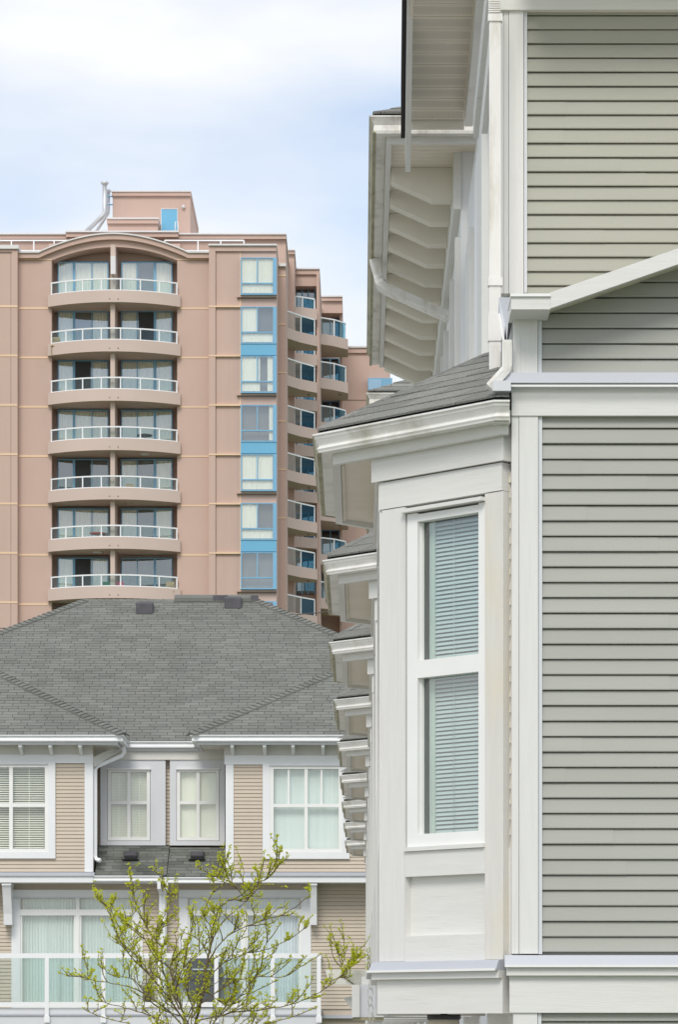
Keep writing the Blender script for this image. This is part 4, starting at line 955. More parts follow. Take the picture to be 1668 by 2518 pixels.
# lower storey
DL = 65.3; sl_ = DL / F
box('inner_wall', XL, 3.0, DL + .8, DL + 6, 0, ZZ(2166, DW), 'siding_tan', mid)
holed_wall('wall', XL, 3.0, 0, ZZ(2166, DW), DL + .012, DL + .79, [hole(52, 327, 2209, 2463, DL), hole(464, 738, 2209, 2463, DL)], 'siding_tan', mid)
zz = [ZZ(2480, DL) + EM * i for i in range(0, 34)]; zz = [z for z in zz if z < ZZ(2180, DL)]
for (a_, b2) in ((XL, XX(28, DL)), (XX(351, DL), XX(440, DL)), (XX(765, DL), 3.0)):
    siding('siding_board', a_, b2, DL, zz, EM, 'siding_tan', mid, k=1.1)
for (a_, x0, xm_, x1, b2, lab) in ((28, 50, 191, 329, 351, 'l'), (440, 462, 601, 740, 765, 'r')):
    w = empty('patio_door', P((x0 + x1) / 2, 2480, DL), mid)
    pbox('head_casing', a_, b2, 2187, 2204, DL - .05, DL + .1, 'white_paint', w); pbox('head_drip', a_, b2, 2204, 2208, DL - .07, DL + .1, 'grey_paint', w)
    pbox('casing', a_, x0, 2208, 2480, DL - .035, DL + .1, 'white_paint', w); pbox('casing', x1, b2, 2208, 2480, DL - .035, DL + .1, 'white_paint', w)
    pbox('transom', x0, x1, 2235, 2250, DL - .03, DL + .1, 'frame', w); pbox('mullion', xm_ - 4.5, xm_ + 4.5, 2208, 2235, DL - .028, DL + .1, 'frame', w); pbox('mullion', xm_ - 4, xm_ + 4, 2250, 2464, DL - .028, DL + .1, 'frame', w)
    pbox('threshold', x0, x1, 2464, 2480, DL - .03, DL + .1, 'frame', w)
    for (p0, p1) in ((x0, xm_ - 4), (xm_ + 4, x1)):
        pbox('pane', p0, p1, 2208, 2235, DL + .03, DL + .036, 'glass_mid', w); pbox('pane', p0, p1, 2250, 2464, DL + .03, DL + .036, 'glass_mid', w)
        for (q0, q1) in ((p0, p0 + 5), (p1 - 5, p1)): pbox('door_stile', q0, q1, 2250, 2464, DL + .0, DL + .029, 'frame', w)
    pbox('room_back', x0 - 2, x1 + 2, 2200, 2490, DL + .75, DL + .78, 'room_mid', w)
    where = 'behind the glass door beside the corner bracket' if lab == 'l' else 'behind the glass door half hidden by the young tree'
    hue = 'sea-green' if lab == 'l' else 'ice-blue'
    for q, (p0, p1) in enumerate(((x0 + 1, xm_ - 1), (xm_ + 1, x1 - 1))):
        drape(p0, p1, 2209, 2463, DL + .13, f'{hue} pleated curtain ' + where + (', bracket side' if (q == 0) == (lab == 'l') else ', downpipe side'), m='drape' if lab == 'l' else 'drape2', amp=.022, seed=int(a_) + q, pitch=7.5, group=f'{hue} curtains')

# corner brackets under the overhang
for (x0, x1) in ((4, 27), (762, 780)):
    d = DW - .02
    pbox('corbel', x0, x1, 2170, 2176, d - .03, DL - .02, 'white_paint', mid)
    pts = [(d, ZZ(2176.3, d)), (DL - .02, ZZ(2176.3, d)), (DL - .02, ZZ(2272, d)), (DL - .32, ZZ(2272, d)), (DL - .36, ZZ(2245, d)), (d + .1, ZZ(2200, d))]
    poly_prism('corbel', [(XX(x0 + 1, d), y, z) for y, z in pts], (XX(x1 - 1, d) - XX(x0 + 1, d), 0, 0), 'white_paint', mid)
# balcony deck, glass rail
dk = 63.9
box('balcony_deck', XL, XX(792, dk), dk + .06, DL - .04, ZZ(2492, dk), ZZ(2480, dk), 'concrete', mid)
pbox('deck_fascia', XL / sm + CX, 790, 2478, 2492, dk + .03, dk + .059, 'grey_paint', mid)
pbox('deck_flashing', XL / sm + CX, 791, 2492.3, 2496, dk + .0, dk + .06, 'flashing', mid)
pbox('deck_skirt', XL / sm + CX, 789, 2496.3, 2600, dk + .035, dk + .30, 'grey_paint', mid)
pbox('wall_flashing', 790, 960, 2495, 2503, DL - .1, DL, 'flashing', mid)
rl = empty('balcony_rail', P(400, 2478, dk), mid)
pbox('top_rail', -700, 790, 2343, 2355, dk - .03, dk + .05, 'rail_white', rl); pbox('bottom_rail', -700, 781, 2463, 2475, dk - .02, dk + .03, 'rail_white', rl)
px_ = [-302, -163, -24, 115, 254, 393, 532, 671, 784.5]
for x in px_: pbox('post', x - 5, x + 5, 2355, 2511, dk - .035, dk - .0205, 'rail_white', rl); pbox('post_foot', x - 7, x + 7, 2497, 2513, dk - .05, dk - .0355, 'rail_white', rl)
for i in range(len(px_) - 1): pbox('glass_panel', px_[i] + 5.2, px_[i + 1] - 5.2, 2355.2, 2462.8, dk + .0, dk + .008, 'glass_rail', rl)
tube('side_rail', [P(787, 2349, dk + .05), Vector((XX(787, dk), DL - .02, ZZ(2349, dk)))], 0, 'rail_white', rl, sq=(.06, .08))
# things on the balcony
gr = empty('barbecue_grill', P(505, 2478, 65.2)); tag(gr, 'black covered barbecue grill on the balcony behind the young tree', 'barbecue')
c = P(505, 2478, 65.2)
v = []; f = []
prof = [(.0, .52), (.30, .50), (.33, .62), (.32, .78), (.26, .92), (.14, 1.0), (.0, 1.02)]
hood = [(-.36, .62), (-.36, .80), (-.30, .94), (-.16, 1.02), (.16, 1.02), (.30, .94), (.36, .80), (.36, .62)]
poly_prism('hood', [(c.x + x, c.y - .25, c.z + z) for x, z in hood], (0, .5, 0), 'dark_metal', gr)
box('shelf', c.x - .68, c.x + .68, c.y - .22, c.y + .22, c.z + .575, c.z + .615, 'dark_metal', gr)
box('cabinet', c.x - .32, c.x + .32, c.y - .2, c.y + .2, c.z + .08, c.z + .57, 'dark_metal', gr)
for a_ in (-.28, .28):
    for b2 in (-.16, .16): box('leg', c.x + a_ - .02, c.x + a_ + .02, c.y + b2 - .02, c.y + b2 + .02, c.z - .005, c.z + .079, 'dark_metal', gr)
box('handle', c.x - .25, c.x + .25, c.y - .30, c.y - .27, c.z + .78, c.z + .81, 'steel', gr)
ln = empty('wall_lantern', P(362, 2455, DL - .12)); tag(ln, 'dark wall lantern on the tan siding between the two glass doors', 'lantern')
c = P(362, 2440, DL - .13)
box('backplate', c.x - .06, c.x + .06, DL - .04, DL - .017, c.z - .12, c.z + .14, 'dark_metal', ln); box('lantern_body', c.x - .08, c.x + .08, c.y - .06, c.y + .085, c.z - .14, c.z + .10, 'bark', ln)
poly_prism('lantern_roof', [(c.x - .11, c.y - .08, c.z + .10), (c.x + .11, c.y - .08, c.z + .10), (c.x, c.y - .0, c.z + .2)], (0, .16, 0), 'dark_metal', ln)
# ================================================================== APARTMENT TOWER
T = empty('apartment_tower', (-17, 180, 0)); tag(T, 'pink stucco apartment tower with curved glass-railed balconies and blue window frames', 'apartment tower')
DT = 170.0; PITCH = 121.2
XTL = -260
yG = CY + ZC * F / DT                            # photo row of the ground at the tower
def tb(name, x0, x1, yt, yb, d0, d1, m='stucco', parent=None): return pbox(name, x0, x1, yt, yb, d0, d1, m, parent or T)
dP = 169.45                                      # pier fronts
tb('pier', XTL, 43, 612, yG, dP, DT + 3); tb('parapet_cap', XTL, 46, 603, 612, dP - .12, DT + 3.1, 'cap'); tb('pier_band', XTL, 28, 618.5, 621, dP - .06, dP + .0, 'stucco_groove')
tb('wall', 43.2, 127, 640, yG, DT, DT + 3); tb('wall', 436, 514, 640, yG, DT, DT + 3)
# arched gable parapet: outer curve and arch opening
def outer(x):
    if x < 95 or x > 462: return 620
    t = (x - 95) / (462 - 95.0); return 620 - 46 * math.sin(math.pi * t) ** .9 if 0 < t < 1 else 620
def inner(x):
    if x <= 127 or x >= 436: return 641
    t = (x - 127) / (436 - 127.0); return 641 - 33 * (1 - (2 * t - 1) ** 2)
xs = [43.2, 60, 80, 95] + [95 + 367 * i / 40 for i in range(1, 41)] + [480, 514]
def band(name, xs, f0, f1, d0, d1, m):
    V, Fc = [], []
    for x in xs:
        for d in (d0, d1):
            V += [(XX(x, d0), d, ZZ(f1(x), d0)), (XX(x, d0), d, ZZ(f0(x), d0))]
    for i in range(len(xs) - 1):
        a_ = i * 4; b2 = a_ + 4
        Fc += [(a_, b2, b2 + 1, a_ + 1), (a_ + 1, b2 + 1, b2 + 3, a_ + 3), (a_ + 3, b2 + 3, b2 + 2, a_ + 2), (a_ + 2, b2 + 2, b2, a_)]
    Fc += [(0, 1, 3, 2), (len(V) - 4, len(V) - 2, len(V) - 1, len(V) - 3)]
    return mesh(name, V, Fc, m, T)
band('arched_parapet', xs, lambda x: outer(x) + 4, lambda x: max(inner(x), outer(x) + 17), DT, DT + 1.2, 'stucco')
band('arched_cornice', xs, lambda x: outer(x) + 2, lambda x: outer(x) + 15, DT - .25, DT - .002, 'stucco')
band('arched_coping', xs, lambda x: outer(x) - 1.5, lambda x: outer(x) + 1.8, DT - .35, DT + 1.3, 'cap')
# recess
dW = 171.3
tb('recess_wall', 120, 443, 600, yG, dW, dW + .5, 'stucco')
tb('recess_side', 120, 126.9, 642, yG, DT + .01, dW, 'stucco'); tb('recess_side', 436.1, 443, 642, yG, DT + .01, dW, 'stucco')
wr = random.Random(5)
CUR = 'pale curtain hanging behind a balcony window of the pink tower'
for k in range(0, 9):
    y0 = 645 + PITCH * k                          # window head
    for (x0, x1, vm, thick) in ((142, 267, (182, 226), 0), (298, 424, (338, 381), 1)):
        w = empty('window', P((x0 + x1) / 2, y0 + 82, dW - .4), T)
        dg = dW - .42
        pbox('frame_head', x0, x1, y0 - 1, y0 + 1.8, dg - .03, dg + .05, 'blue', w); pbox('frame_foot', x0, x1, y0 + 80, y0 + 83, dg - .03, dg + .05, 'blue', w)
        for q, x in enumerate((x0 + 1, *vm, x1 - 1)):
            hw = 3.0 if (q == 1 and thick == 0) or (q == 2 and thick == 1) else 1.1
            pbox('mullion', x - hw, x + hw, y0 + 1.8, y0 + 80, dg - .035, dg + .05, 'blue', w)
        xsn = (x0 + 2, *vm, x1 - 2)
        for i in range(3): pbox('pane', xsn[i], xsn[i + 1], y0 + 1.8, y0 + 80, dg, dg + .01, 'glass_tower', w)
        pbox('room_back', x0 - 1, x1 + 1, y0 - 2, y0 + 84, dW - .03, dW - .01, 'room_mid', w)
        mode = wr.random() if k else (.95 if thick == 0 else .5)
        segs = []
        if mode > .72: segs = [(x0 + 3, x1 - 3)]
        elif mode > .45: segs = [(x0 + 3, vm[0] - 2), (vm[1] + 3, x1 - 3)]
        elif mode > .18: segs = [(x0 + 3, x0 + wr.uniform(10, 24)), (x1 - wr.uniform(8, 22), x1 - 3)]
        FLR = ['balcony under the arch'] + [q + ' balcony below the arch' for q in ('first', 'second', 'third', 'fourth', 'fifth', 'sixth', 'seventh')]
        for qi, (a_, b2) in enumerate(segs):
            wh = '' if len(segs) == 1 else (', next to the party pier' if (qi == 1) != (thick == 1) else ', next to the outer wall')
            CUR = f'pale curtain, {FLR[k % 8]}, ' + ('blue-window side' if thick else 'flue-pipe side') + wh
            if k < 8: drape(a_, b2, y0 + 3, y0 + 79, dW - .33, CUR, m='curtain', pitch=6, amp=.022, seed=k * 7 + int(a_), group='curtains in the tower')
        if k in (1, 2, 4, 6) and (k + thick) % 2 == 0:
            pbox('screen_door', vm[0 if thick else 0] + 3, vm[1] - 3, y0 + 2, y0 + 80, dg - .06, dg - .04, 'room', w)
# central party pier between balconies
for k in range(0, 8):
    ya = 743 + PITCH * k
    box('party_pier', XX(272.5, 169.3), XX(283.5, 169.3), 169.0, dW - .001, ZZ(ya + 93, 168.7), ZZ(ya - .2, 168.65), 'stucco_slab', T)
box('party_pier', XX(274, DT), XX(286, DT), 169.4, dW - .001, ZZ(716, 168.7), ZZ(609, DT), 'stucco_slab', T)
tb('shade_box', 272, 284, 630, 674, 168.9, 169.39, 'cap')
# curved balconies
def arc(x, dx=0.0): t = (x - 279.5) / 163.5; return 169.75 - 1.15 * (1 - t * t) + dx
bx = [116 + 327 * i / 24 for i in range(25)]
for k in range(0, 7):
    b = empty('balcony', P(279.5, 743 + PITCH * k, 169.6), T)
    zt, zb = ZZ(714 + PITCH * k, 168.6), ZZ(743 + PITCH * k, 168.6)
    pts = [(XX(x, 169.4), arc(x)) for x in bx]
    pl_ = [(x, y, zb) for x, y in pts] + [(XX(443, 169.4), DT - .01, zb), (XX(116, 169.4), DT - .01, zb)]
    poly_prism('slab', pl_, (0, 0, zt - zb), 'stucco_slab', b)
    box('slab', XX(127.2, DT), XX(435.8, DT), DT - .009, dW - .001, zb + .02, zb + .35, 'stucco_slab', b)
    zr = ZZ(686 + PITCH * k, 168.7); V, Fc = [], []
    rp_ = [(XX(x, 169.4), arc(x, .12)) for x in [123.5 + 312 * i / 24 for i in range(25)]]
    tube('top_rail', [(x, y, zr) for x, y in rp_], 0, 'rail_white', b, sq=(.07, .075))
    tube('bottom_rail', [(x, y, zt + .035) for x, y in rp_], 0, 'rail_white', b, sq=(.05, .045))
    pp = [125, 162.5, 205, 251.6, 299, 346.8, 392, 434]
    for x in pp: X, y = XX(x, 169.4), arc(x, .12); box('post', X - .033, X + .033, y - .03, y + .03, zt - .01, zr - .036, 'rail_white', b)
    for i in range(7):
        xa, xb = pp[i] + 1.7, pp[i + 1] - 1.7
        v = [(XX(xa, 169.4), arc(xa, .12), zt + .06), (XX(xb, 169.4), arc(xb, .12), zt + .06), (XX(xb, 169.4), arc(xb, .12), zr - .04), (XX(xa, 169.4), arc(xa, .12), zr - .04)]
        poly_prism('glass_panel', v, (0, .012, 0), 'glass_rail', b)
    for q in (-10, 11):
        c = Vector((XX(279.5 + q, 168.6), 168.6 - .012, zb + .17)); tube('drain', [c, c + Vector((0, .05, 0))], .035, 'stucco_groove', b, sides=8)
    # reveal line on the walls at each floor
for k in range(0, 8):
    y = 754 + PITCH * k
    tb('reveal_band', XTL, 43, y - 2.6, y + 1.8, dP - .02, dP + .02, 'stucco_line'); tb('reveal_band', 43.5, 118, y + 2, y + 6.5, DT - .02, DT + .02, 'stucco_line'); tb('reveal_band', 441, 513.5, y + 3, y + 6.5, DT - .02, DT + .02, 'stucco_line')
tb('reveal_band', 43.5, 127, 637, 640, DT - .021, DT + .019, 'stucco_line'); tb('reveal_band', 436, 513.5, 637, 640, DT - .021, DT + .019, 'stucco_line')
tb('vertical_joint', 26, 27.2, 622, yG, dP - .008, dP + .02, 'stucco_groove')
# right pier with the blue window column
tb('pier', 514, 530, 612, yG, dP, DT + 3); tb('pier', 530.2, 680, 618, yG, dP + .12, DT + 3); tb('pier_head', 530.2, 680, 604, 618, dP - .001, DT + 2.9, 'stucco'); tb('pier_head', 514, 530, 604, 612, dP - .002, DT + 2.9, 'stucco')
tb('parapet_cap', 512.5, 681, 600, 604, dP - .12, DT + 3.1, 'cap')
tb('vertical_joint', 530.2, 531.6, 619, yG, dP + .10, dP + .14, 'stucco_groove'); tb('reveal_band', 590, 592, 604, yG, dP + .10, dP + .14, 'stucco_line')
for k in range(0, 8):
    y = 754 + PITCH * k - 2
    tb('reveal_band', 514, 592, y, y + 3.6, dP - .02, dP + .14, 'stucco_line')
for k in range(0, 8):
    y0 = 633 + PITCH * .995 * k; d = dP - .25
    w = empty('corner_window', P(636, y0 + 91, d), T)
    pbox('frame_head', 592, 680.5, y0 + .8, y0 + 3, d, d + .36, 'blue', w); pbox('frame_foot', 592, 680.5, y0 + 89, y0 + 92, d, d + .36, 'blue', w)
    pbox('frame_side', 592, 594.5, y0 + 3, y0 + 89, d, d + .36, 'blue', w); pbox('frame_side', 671.5, 680.5, y0 + 3, y0 + 89, d, d + .36, 'blue', w)
    pbox('transom', 594.5, 671.5, y0 + 62.5, y0 + 65.5, d, d + .1, 'blue', w); pbox('mullion', 632, 634.5, y0 + 3, y0 + 62.5, d + .002, d + .1, 'blue', w)
    for (a_, b2, c, e_) in ((594.5, 632, y0 + 3, y0 + 62.5), (634.5, 671.5, y0 + 3, y0 + 62.5), (594.5, 671.5, y0 + 65.5, y0 + 89)): pbox('pane', a_, b2, c, e_, d + .04, d + .05, 'glass_tower', w)
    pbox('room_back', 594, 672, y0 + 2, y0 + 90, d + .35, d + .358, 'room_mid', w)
    lab = 'pale blind or curtain in the blue-framed window column of the pink tower'
    def cur(a_, b2, c, e_):
        NTH = ['top', 'second', 'third', 'fourth', 'fifth', 'sixth', 'seventh', 'eighth'][k]; part = 'lower ' if c > y0 + 60 else ('narrow ' if b2 - a_ < 20 else '')
        lab = f'{part}cream curtain in the {NTH} window down the blue-framed column of the pink tower'
        drape(a_, b2, c, e_, d + .12, lab, m='curtain', pitch=7, amp=.015, seed=k, group='curtains in the blue window column')
    if k in (0, 4): cur(595, 671, y0 + 4, y0 + 88)
    elif k in (1, 5): cur(595, 632, y0 + 4, y0 + 62); cur(595, 671, y0 + 66, y0 + 88)
    elif k == 2: cur(595, 640, y0 + 4, y0 + 88); cur(658, 671, y0 + 4, y0 + 88)
    elif k == 3: cur(662, 671, y0 + 4, y0 + 88)
    if k % 2: tb('spandrel_panel', 592, 680, y0 + 92.3, y0 + 120, d + .04, dP + .12, 'blue_panel')
    else:
        tb('sill_band', 583, 680.5, y0 + 98, y0 + 101, dP + .02, dP + .12, 'stucco_groove'); tb('sill', 583, 681, y0 + 92.3, y0 + 98, dP - .08, dP + .12, 'stucco'); 
# side return of the pier
tb('return_wall', 681, 703, 655, yG, 173.2, 178.0, 'stucco'); tb('parapet_cap', 683, 703.5, 648, 655, 173.0, 178, 'cap')
for k in range(6): tb('reveal_band', 681, 703.3, 677 + 119 * k, 680 + 119 * k, 173.17, 173.25, 'stucco_line')
# set-back penthouse storey
dS = 174.5
tb('setback_wall', XTL, 703, 583, 640, dS, 190); tb('setback_cornice', XTL, 704, 577, 588, dS - .25, 190.1); tb('parapet_cap', XTL, 704.5, 573.5, 577, dS - .35, 190.2, 'cap')
tb('setback_cornice', 162, 438, 571.5, 583, dS - .6, dS - .26); tb('parapet_cap', 161, 439, 567.5, 571.5, dS - .7, dS - .2, 'cap')
tb('setback_wall', 680, 703, 640, 760, dS + .01, 190)
tb('setback_wall', 703, 724, 625, 1700, 180.6, 200); tb('setback_cornice', 703, 725, 616, 625, 180.4, 200.1); tb('parapet_cap', 703, 725.5, 612.5, 616, 180.3, 200.2, 'cap')
# roof terrace rails
for (x0, x1, pts) in ((-120, 168, (-70, 28, 83, 133)), (405, 600, (487, 543))):
    r = empty('terrace_rail', P((x0 + x1) / 2, 618, 171.5), T)
    tube('top_rail', [P(x0, 592, 171.5), P(x1, 592, 171.5)], 0, 'rail_white', r, sq=(.07, .07)); tube('bottom_rail', [P(x0, 617, 171.5), P(x1, 617, 171.5)], 0, 'rail_white', r, sq=(.05, .05))
    for x in (x0, *pts, x1): pbox('post', x - 1.5, x + 1.5, 592, 630, 171.46, 171.54, 'rail_white', r)
# penthouse box, lower box, door, lamp, flues
dH = 176.0
tb('plant_room', 277, 468, 480, 590, dH, 184); tb('plant_cornice', 275, 469.5, 472, 482, dH - .15, 184.1); tb('parapet_cap', 274.5, 470, 469, 472, dH - .22, 184.2, 'cap')
tb('plant_room', 265, 388, 547, 590, dH - 1.2, dH); tb('plant_cornice', 263, 389.5, 539, 550, dH - 1.35, dH - .01); tb('parapet_cap', 262, 390.5, 535.5, 539, dH - 1.42, dH - .01, 'cap')
d_ = tb('roof_door', 397, 436, 515, 590, dH - .03, dH + .01, 'blue_panel'); tb('door_frame', 395.5, 397, 513.5, 590, dH - .05, dH + .01, 'cap'); tb('door_frame', 436, 437.5, 513.5, 590, dH - .05, dH + .01, 'cap'); tb('door_frame', 397, 436, 513.5, 515, dH - .05, dH + .01, 'cap')
tube('ladder_rail', [P(430, 575, dH - .5), P(432, 546, dH - .5), P(437, 546, dH - .5), P(439, 575, dH - .5)], .03, 'rail_white', T)
c = P(451, 509, dH - .12)
V, Fc = [], []
for i in range(7):
    for j in range(10): V.append((c.x + .10 * math.sin(math.pi * i / 6) * math.cos(j * math.pi / 5), c.y + .10 * math.sin(math.pi * i / 6) * math.sin(j * math.pi / 5), c.z + .10 * math.cos(math.pi * i / 6)))
for i in range(6):
    for j in range(10): Fc.append((i * 10 + j, (i + 1) * 10 + j, (i + 1) * 10 + (j + 1) % 10, i * 10 + (j + 1) % 10))
mesh('globe_lamp', V, Fc, 'cap', T, True); tube('lamp_arm', [c, c + Vector((0, .13, .03))], .03, 'cap', T)
for (q, xa, ya, dep, r) in ((0, 257.5, 453, 175.2, .125), (1, 267, 472, 175.7, .085)):
    fl = empty('flue_pipe', P(xa, 575, dep), T)
    tube('pipe', [P(xa, ya, dep), P(xa, 520, dep), P(xa - 1.5, 526, dep), P(xa - 5, 531, dep), P(xa - 48 if q == 0 else xa - 32, 573, dep)], r, 'steel', fl, 12)
    tube('flue_cap', [P(xa, ya + 3, dep), P(xa, ya - .5, dep), P(xa, ya - 4, dep)], [r * 1.1, r * 1.75, r * 1.7], 'steel', fl, 12)
    if q == 0:
        for yy in (484, 504): tube('pipe_bracket', [P(262, yy, dep), P(277, yy, dH)], .035, 'blue', fl, 6)
# stepped right-hand wings with angled balconies
def stack(xs_, ds, yt0, sh, rh, pitch, n, x_in, d_in, label, soff=.0, pmid=True, gm=('glass_rail', 'glass_blue')):
    "xs_,ds: plan points of the balcony edge (photo x, depth) left to right; yt0: photo row of the first slab top at the left end"
    for k in range(n):
        z = ZZ(yt0, ds[0]) - pitch * k; h_ = sh * ds[0] / F
        b = empty('angled_balcony', Vector((XX(xs_[1], ds[1]), ds[1], z)), T)
        pts = [(XX(x, d), d) for x, d in zip(xs_, ds)]
        back = [(XX(xs_[-1], ds[-1]), d_in), (pts[0][0], d_in)]
        poly_prism('slab', [(x, y, z - h_) for x, y in pts + back], (0, 0, h_), 'stucco_slab', b)
        zr = z + rh * ds[0] / F; ins = [(x + .05, y + .15) for x, y in pts]; ins[-1] = (ins[-1][0] - .2, ins[-1][1])
        tube('top_rail', [(x, y, zr) for x, y in ins], 0, 'rail_white', b, sq=(.075, .075))
        for (x, y) in ins: box('post', x - .035, x + .035, y - .03, y + .03, z, zr - .037, 'rail_white', b)
        for i in range(len(ins) - 1):
            (xa, ya), (xb, yb) = ins[i], ins[i + 1]
            poly_prism('glass_panel', [(xa, ya, z + .05), (xb, yb, z + .05), (xb, yb, zr - .04), (xa, ya, zr - .04)], (0, .015, 0), gm[i % 2], b)
        if k: 
            c = Vector((pts[-1][0] - .55, pts[-1][1] + .3, z - h_)); box('drain', c.x, c.x + .12, c.y, c.y + .12, c.z - .06, c.z, 'stucco_groove', b)
tw = 112.4 * 183.5 / F
stack((704, 738, 780), (177.6, 178.8, 179.8), 805, 26, 41, tw, 7, 0, 181.0, '')
stack((724, 742, 780), (182.6, 182.8, 183.3), 754, 26, 26, tw, 6, 0, 184.8, '')
stack((786, 820, 856), (190.6, 191.2, 192.2), 820, 26, 40, tw, 7, 0, 194.4, '')
# walls of the wings
tb('wing_wall', 724, 785, 675, 704, 184.0, 200); tb('wing_cornice', 722, 786, 662.5, 675, 183.85, 200.1); tb('parapet_cap', 722, 786.5, 659, 662.5, 183.75, 200.2, 'cap')
tb('wing_wall', 704, 785, 704, yG - 60, 185.0, 200); tb('wing_pier', 778.5, 785.5, 675, yG - 70, 183.7, 200)
tb('wing_wall', 785.5, 842, 738, 770, 194.0, 204); tb('wing_cornice', 785.5, 842, 730, 740, 193.8, 204.1); tb('parapet_cap', 785.5, 842.5, 726.5, 730, 193.7, 204.2, 'cap')
tb('wing_wall', 785.5, 842, 770, yG - 80, 195.5, 204); tb('wing_pier', 836, 842, 740, yG - 80, 194.5, 204)
tb('wing_wall', 838, 960, 866, yG - 100, 200, 215); tb('wing_cornice', 838, 960, 855, 868, 199.85, 215.1); tb('parapet_cap', 838, 960, 851, 855, 199.75, 215.2, 'cap')
for k in range(5): tb('reveal_joint', 838, 960, 983 + 122 * k, 984.5 + 122 * k, 199.97, 200.02, 'stucco_groove')
for k in range(7):
    y = 704 + 112.4 * k * 1.0
    z = ZZ(704, 184.9) - tw * k
    w = empty('balcony_door', Vector((XX(750, 184.9), 184.9, z - 2)), T); d = 184.85
    x0, x1 = XX(726, d), XX(774, d); zb = z - 2.1
    box('room_back', x0, x1, d + .10, d + .14, zb, z, 'room', w); box('pane', x0, x1, d, d + .01, zb, z - .05, 'glass_tower', w); box('frame_head', x0, x1, d - .02, d + .1, z - .05, z, 'blue', w)
    for q in (.0, .33, .64, .97): box('mullion', x0 + (x1 - x0) * q, x0 + (x1 - x0) * q + .07, d - .02, d + .05, zb, z - .05, 'blue', w)
    z = ZZ(776, 195.4) - tw * k; d = 195.35
    w = empty('balcony_door', Vector((XX(812, d), d, z - 2)), T); x0, x1 = XX(790, d), XX(834, d); zb = z - 2.1
    box('room_back', x0, x1, d + .10, d + .14, zb, z, 'room', w); box('pane', x0, x1, d, d + .01, zb, z - .05, 'glass_tower', w); box('frame_head', x0, x1, d - .02, d + .1, z - .05, z, 'blue', w)
    for q in (.0, .48, .97): box('mullion', x0 + (x1 - x0) * q, x0 + (x1 - x0) * q + .07, d - .02, d + .05, zb, z - .05, 'blue', w)
w = empty('window', P(935, 960, 199.6), T)
pbox('frame', 905, 965, 930, 960, 199.4, 199.9, 'blue', w); pbox('pane', 907, 938, 934, 958, 199.3, 199.39, 'glass_tower', w)
# things on the tower's balconies
def furn(kind, x, k, label, m):
    z = ZZ(714 + PITCH * k, 168.6) - .55; y = 169.75; X = XX(x, y)
    if kind == 'chair':
        o = empty('balcony_chair', (X, y, z)); tag(o, label, 'chair')
        box('seat', X - .24, X + .24, y - .24, y + .24, z + .40, z + .45, m, o); hexa('backrest', [(X - .24, y + .2, z + .45), (X + .24, y + .2, z + .45), (X + .24, y + .24, z + .45), (X - .24, y + .24, z + .45), (X - .22, y + .34, z + 1.0), (X + .22, y + .34, z + 1.0), (X + .22, y + .38, z + 1.0), (X - .22, y + .38, z + 1.0)], m, o)
        for a_ in (-.2, .2):
            for b2 in (-.2, .2): box('leg', X + a_ - .02, X + a_ + .02, y + b2 - .02, y + b2 + .02, z - .12, z + .40, m, o)
    else:
        o = empty('balcony_table', (X, y, z)); tag(o, label, 'table')
        v, f = tube_geo([(X, y, z + .88), (X, y, z + .93)], [.42, .42], 16); mesh('table_top', v, f, m, o)
        tube('pedestal', [(X, y, z + .02), (X, y, z + .88)], .05, 'rail_white', o); v, f = tube_geo([(X, y, z - .12), (X, y, z + .03)], [.25, .22], 12); mesh('base', v, f, 'rail_white', o)
furn('table', 240, 5, 'round red-topped balcony table with white pedestal on the tower', 'red'); furn('chair', 262, 5, 'dark balcony chair beside the red-topped table on the tower', 'dark_metal')
furn('chair', 136, 1, 'tan wicker chair at the end of the second balcony from the arch', 'wicker'); furn('table', 356, 3, 'dark round balcony table on the fourth tower balcony from the arch', 'dark_metal')
furn('chair', 318, 4, 'grey-brown chair on the fifth tower balcony from the arch', 'wicker'); furn('chair', 262, 6, 'dark green chair on the lowest tower balcony above the grey roof', 'green_cloth'); furn('chair', 293, 6, 'pink folding chair on the lowest tower balcony above the grey roof', 'pink'); furn('chair', 418, 6, 'tan chair at the end of the lowest tower balcony above the grey roof', 'wicker')
# ================================================================== CABLE
po = empty('utility_pole', (-19, 100, 0)); tag(po, 'wooden utility pole carrying the overhead cable beyond the tan block', 'utility pole')
v, f = tube_geo([(-19, 100, -.3), (-19, 100, 16)], [.16, .11], 12); mesh('pole_shaft', v, f, 'wood_pole', po, True); box('crossarm', -20, -18, 99.9, 100.1, 14.6, 14.75, 'wood_pole', po)
pa, pb = Vector((-19, 100, ZZ(1535, 100))), Vector((6, 92, ZZ(1440, 92))); pts = []
for i in range(41):
    t = i / 40; q = pa.lerp(pb, t); q.z -= .55 * 4 * t * (1 - t); pts.append(q)
tag(tube('overhead_cable', pts, .016, 'cable', None, 6), 'thin dark overhead cable crossing in front of the pink tower above the grey roof', 'cable')
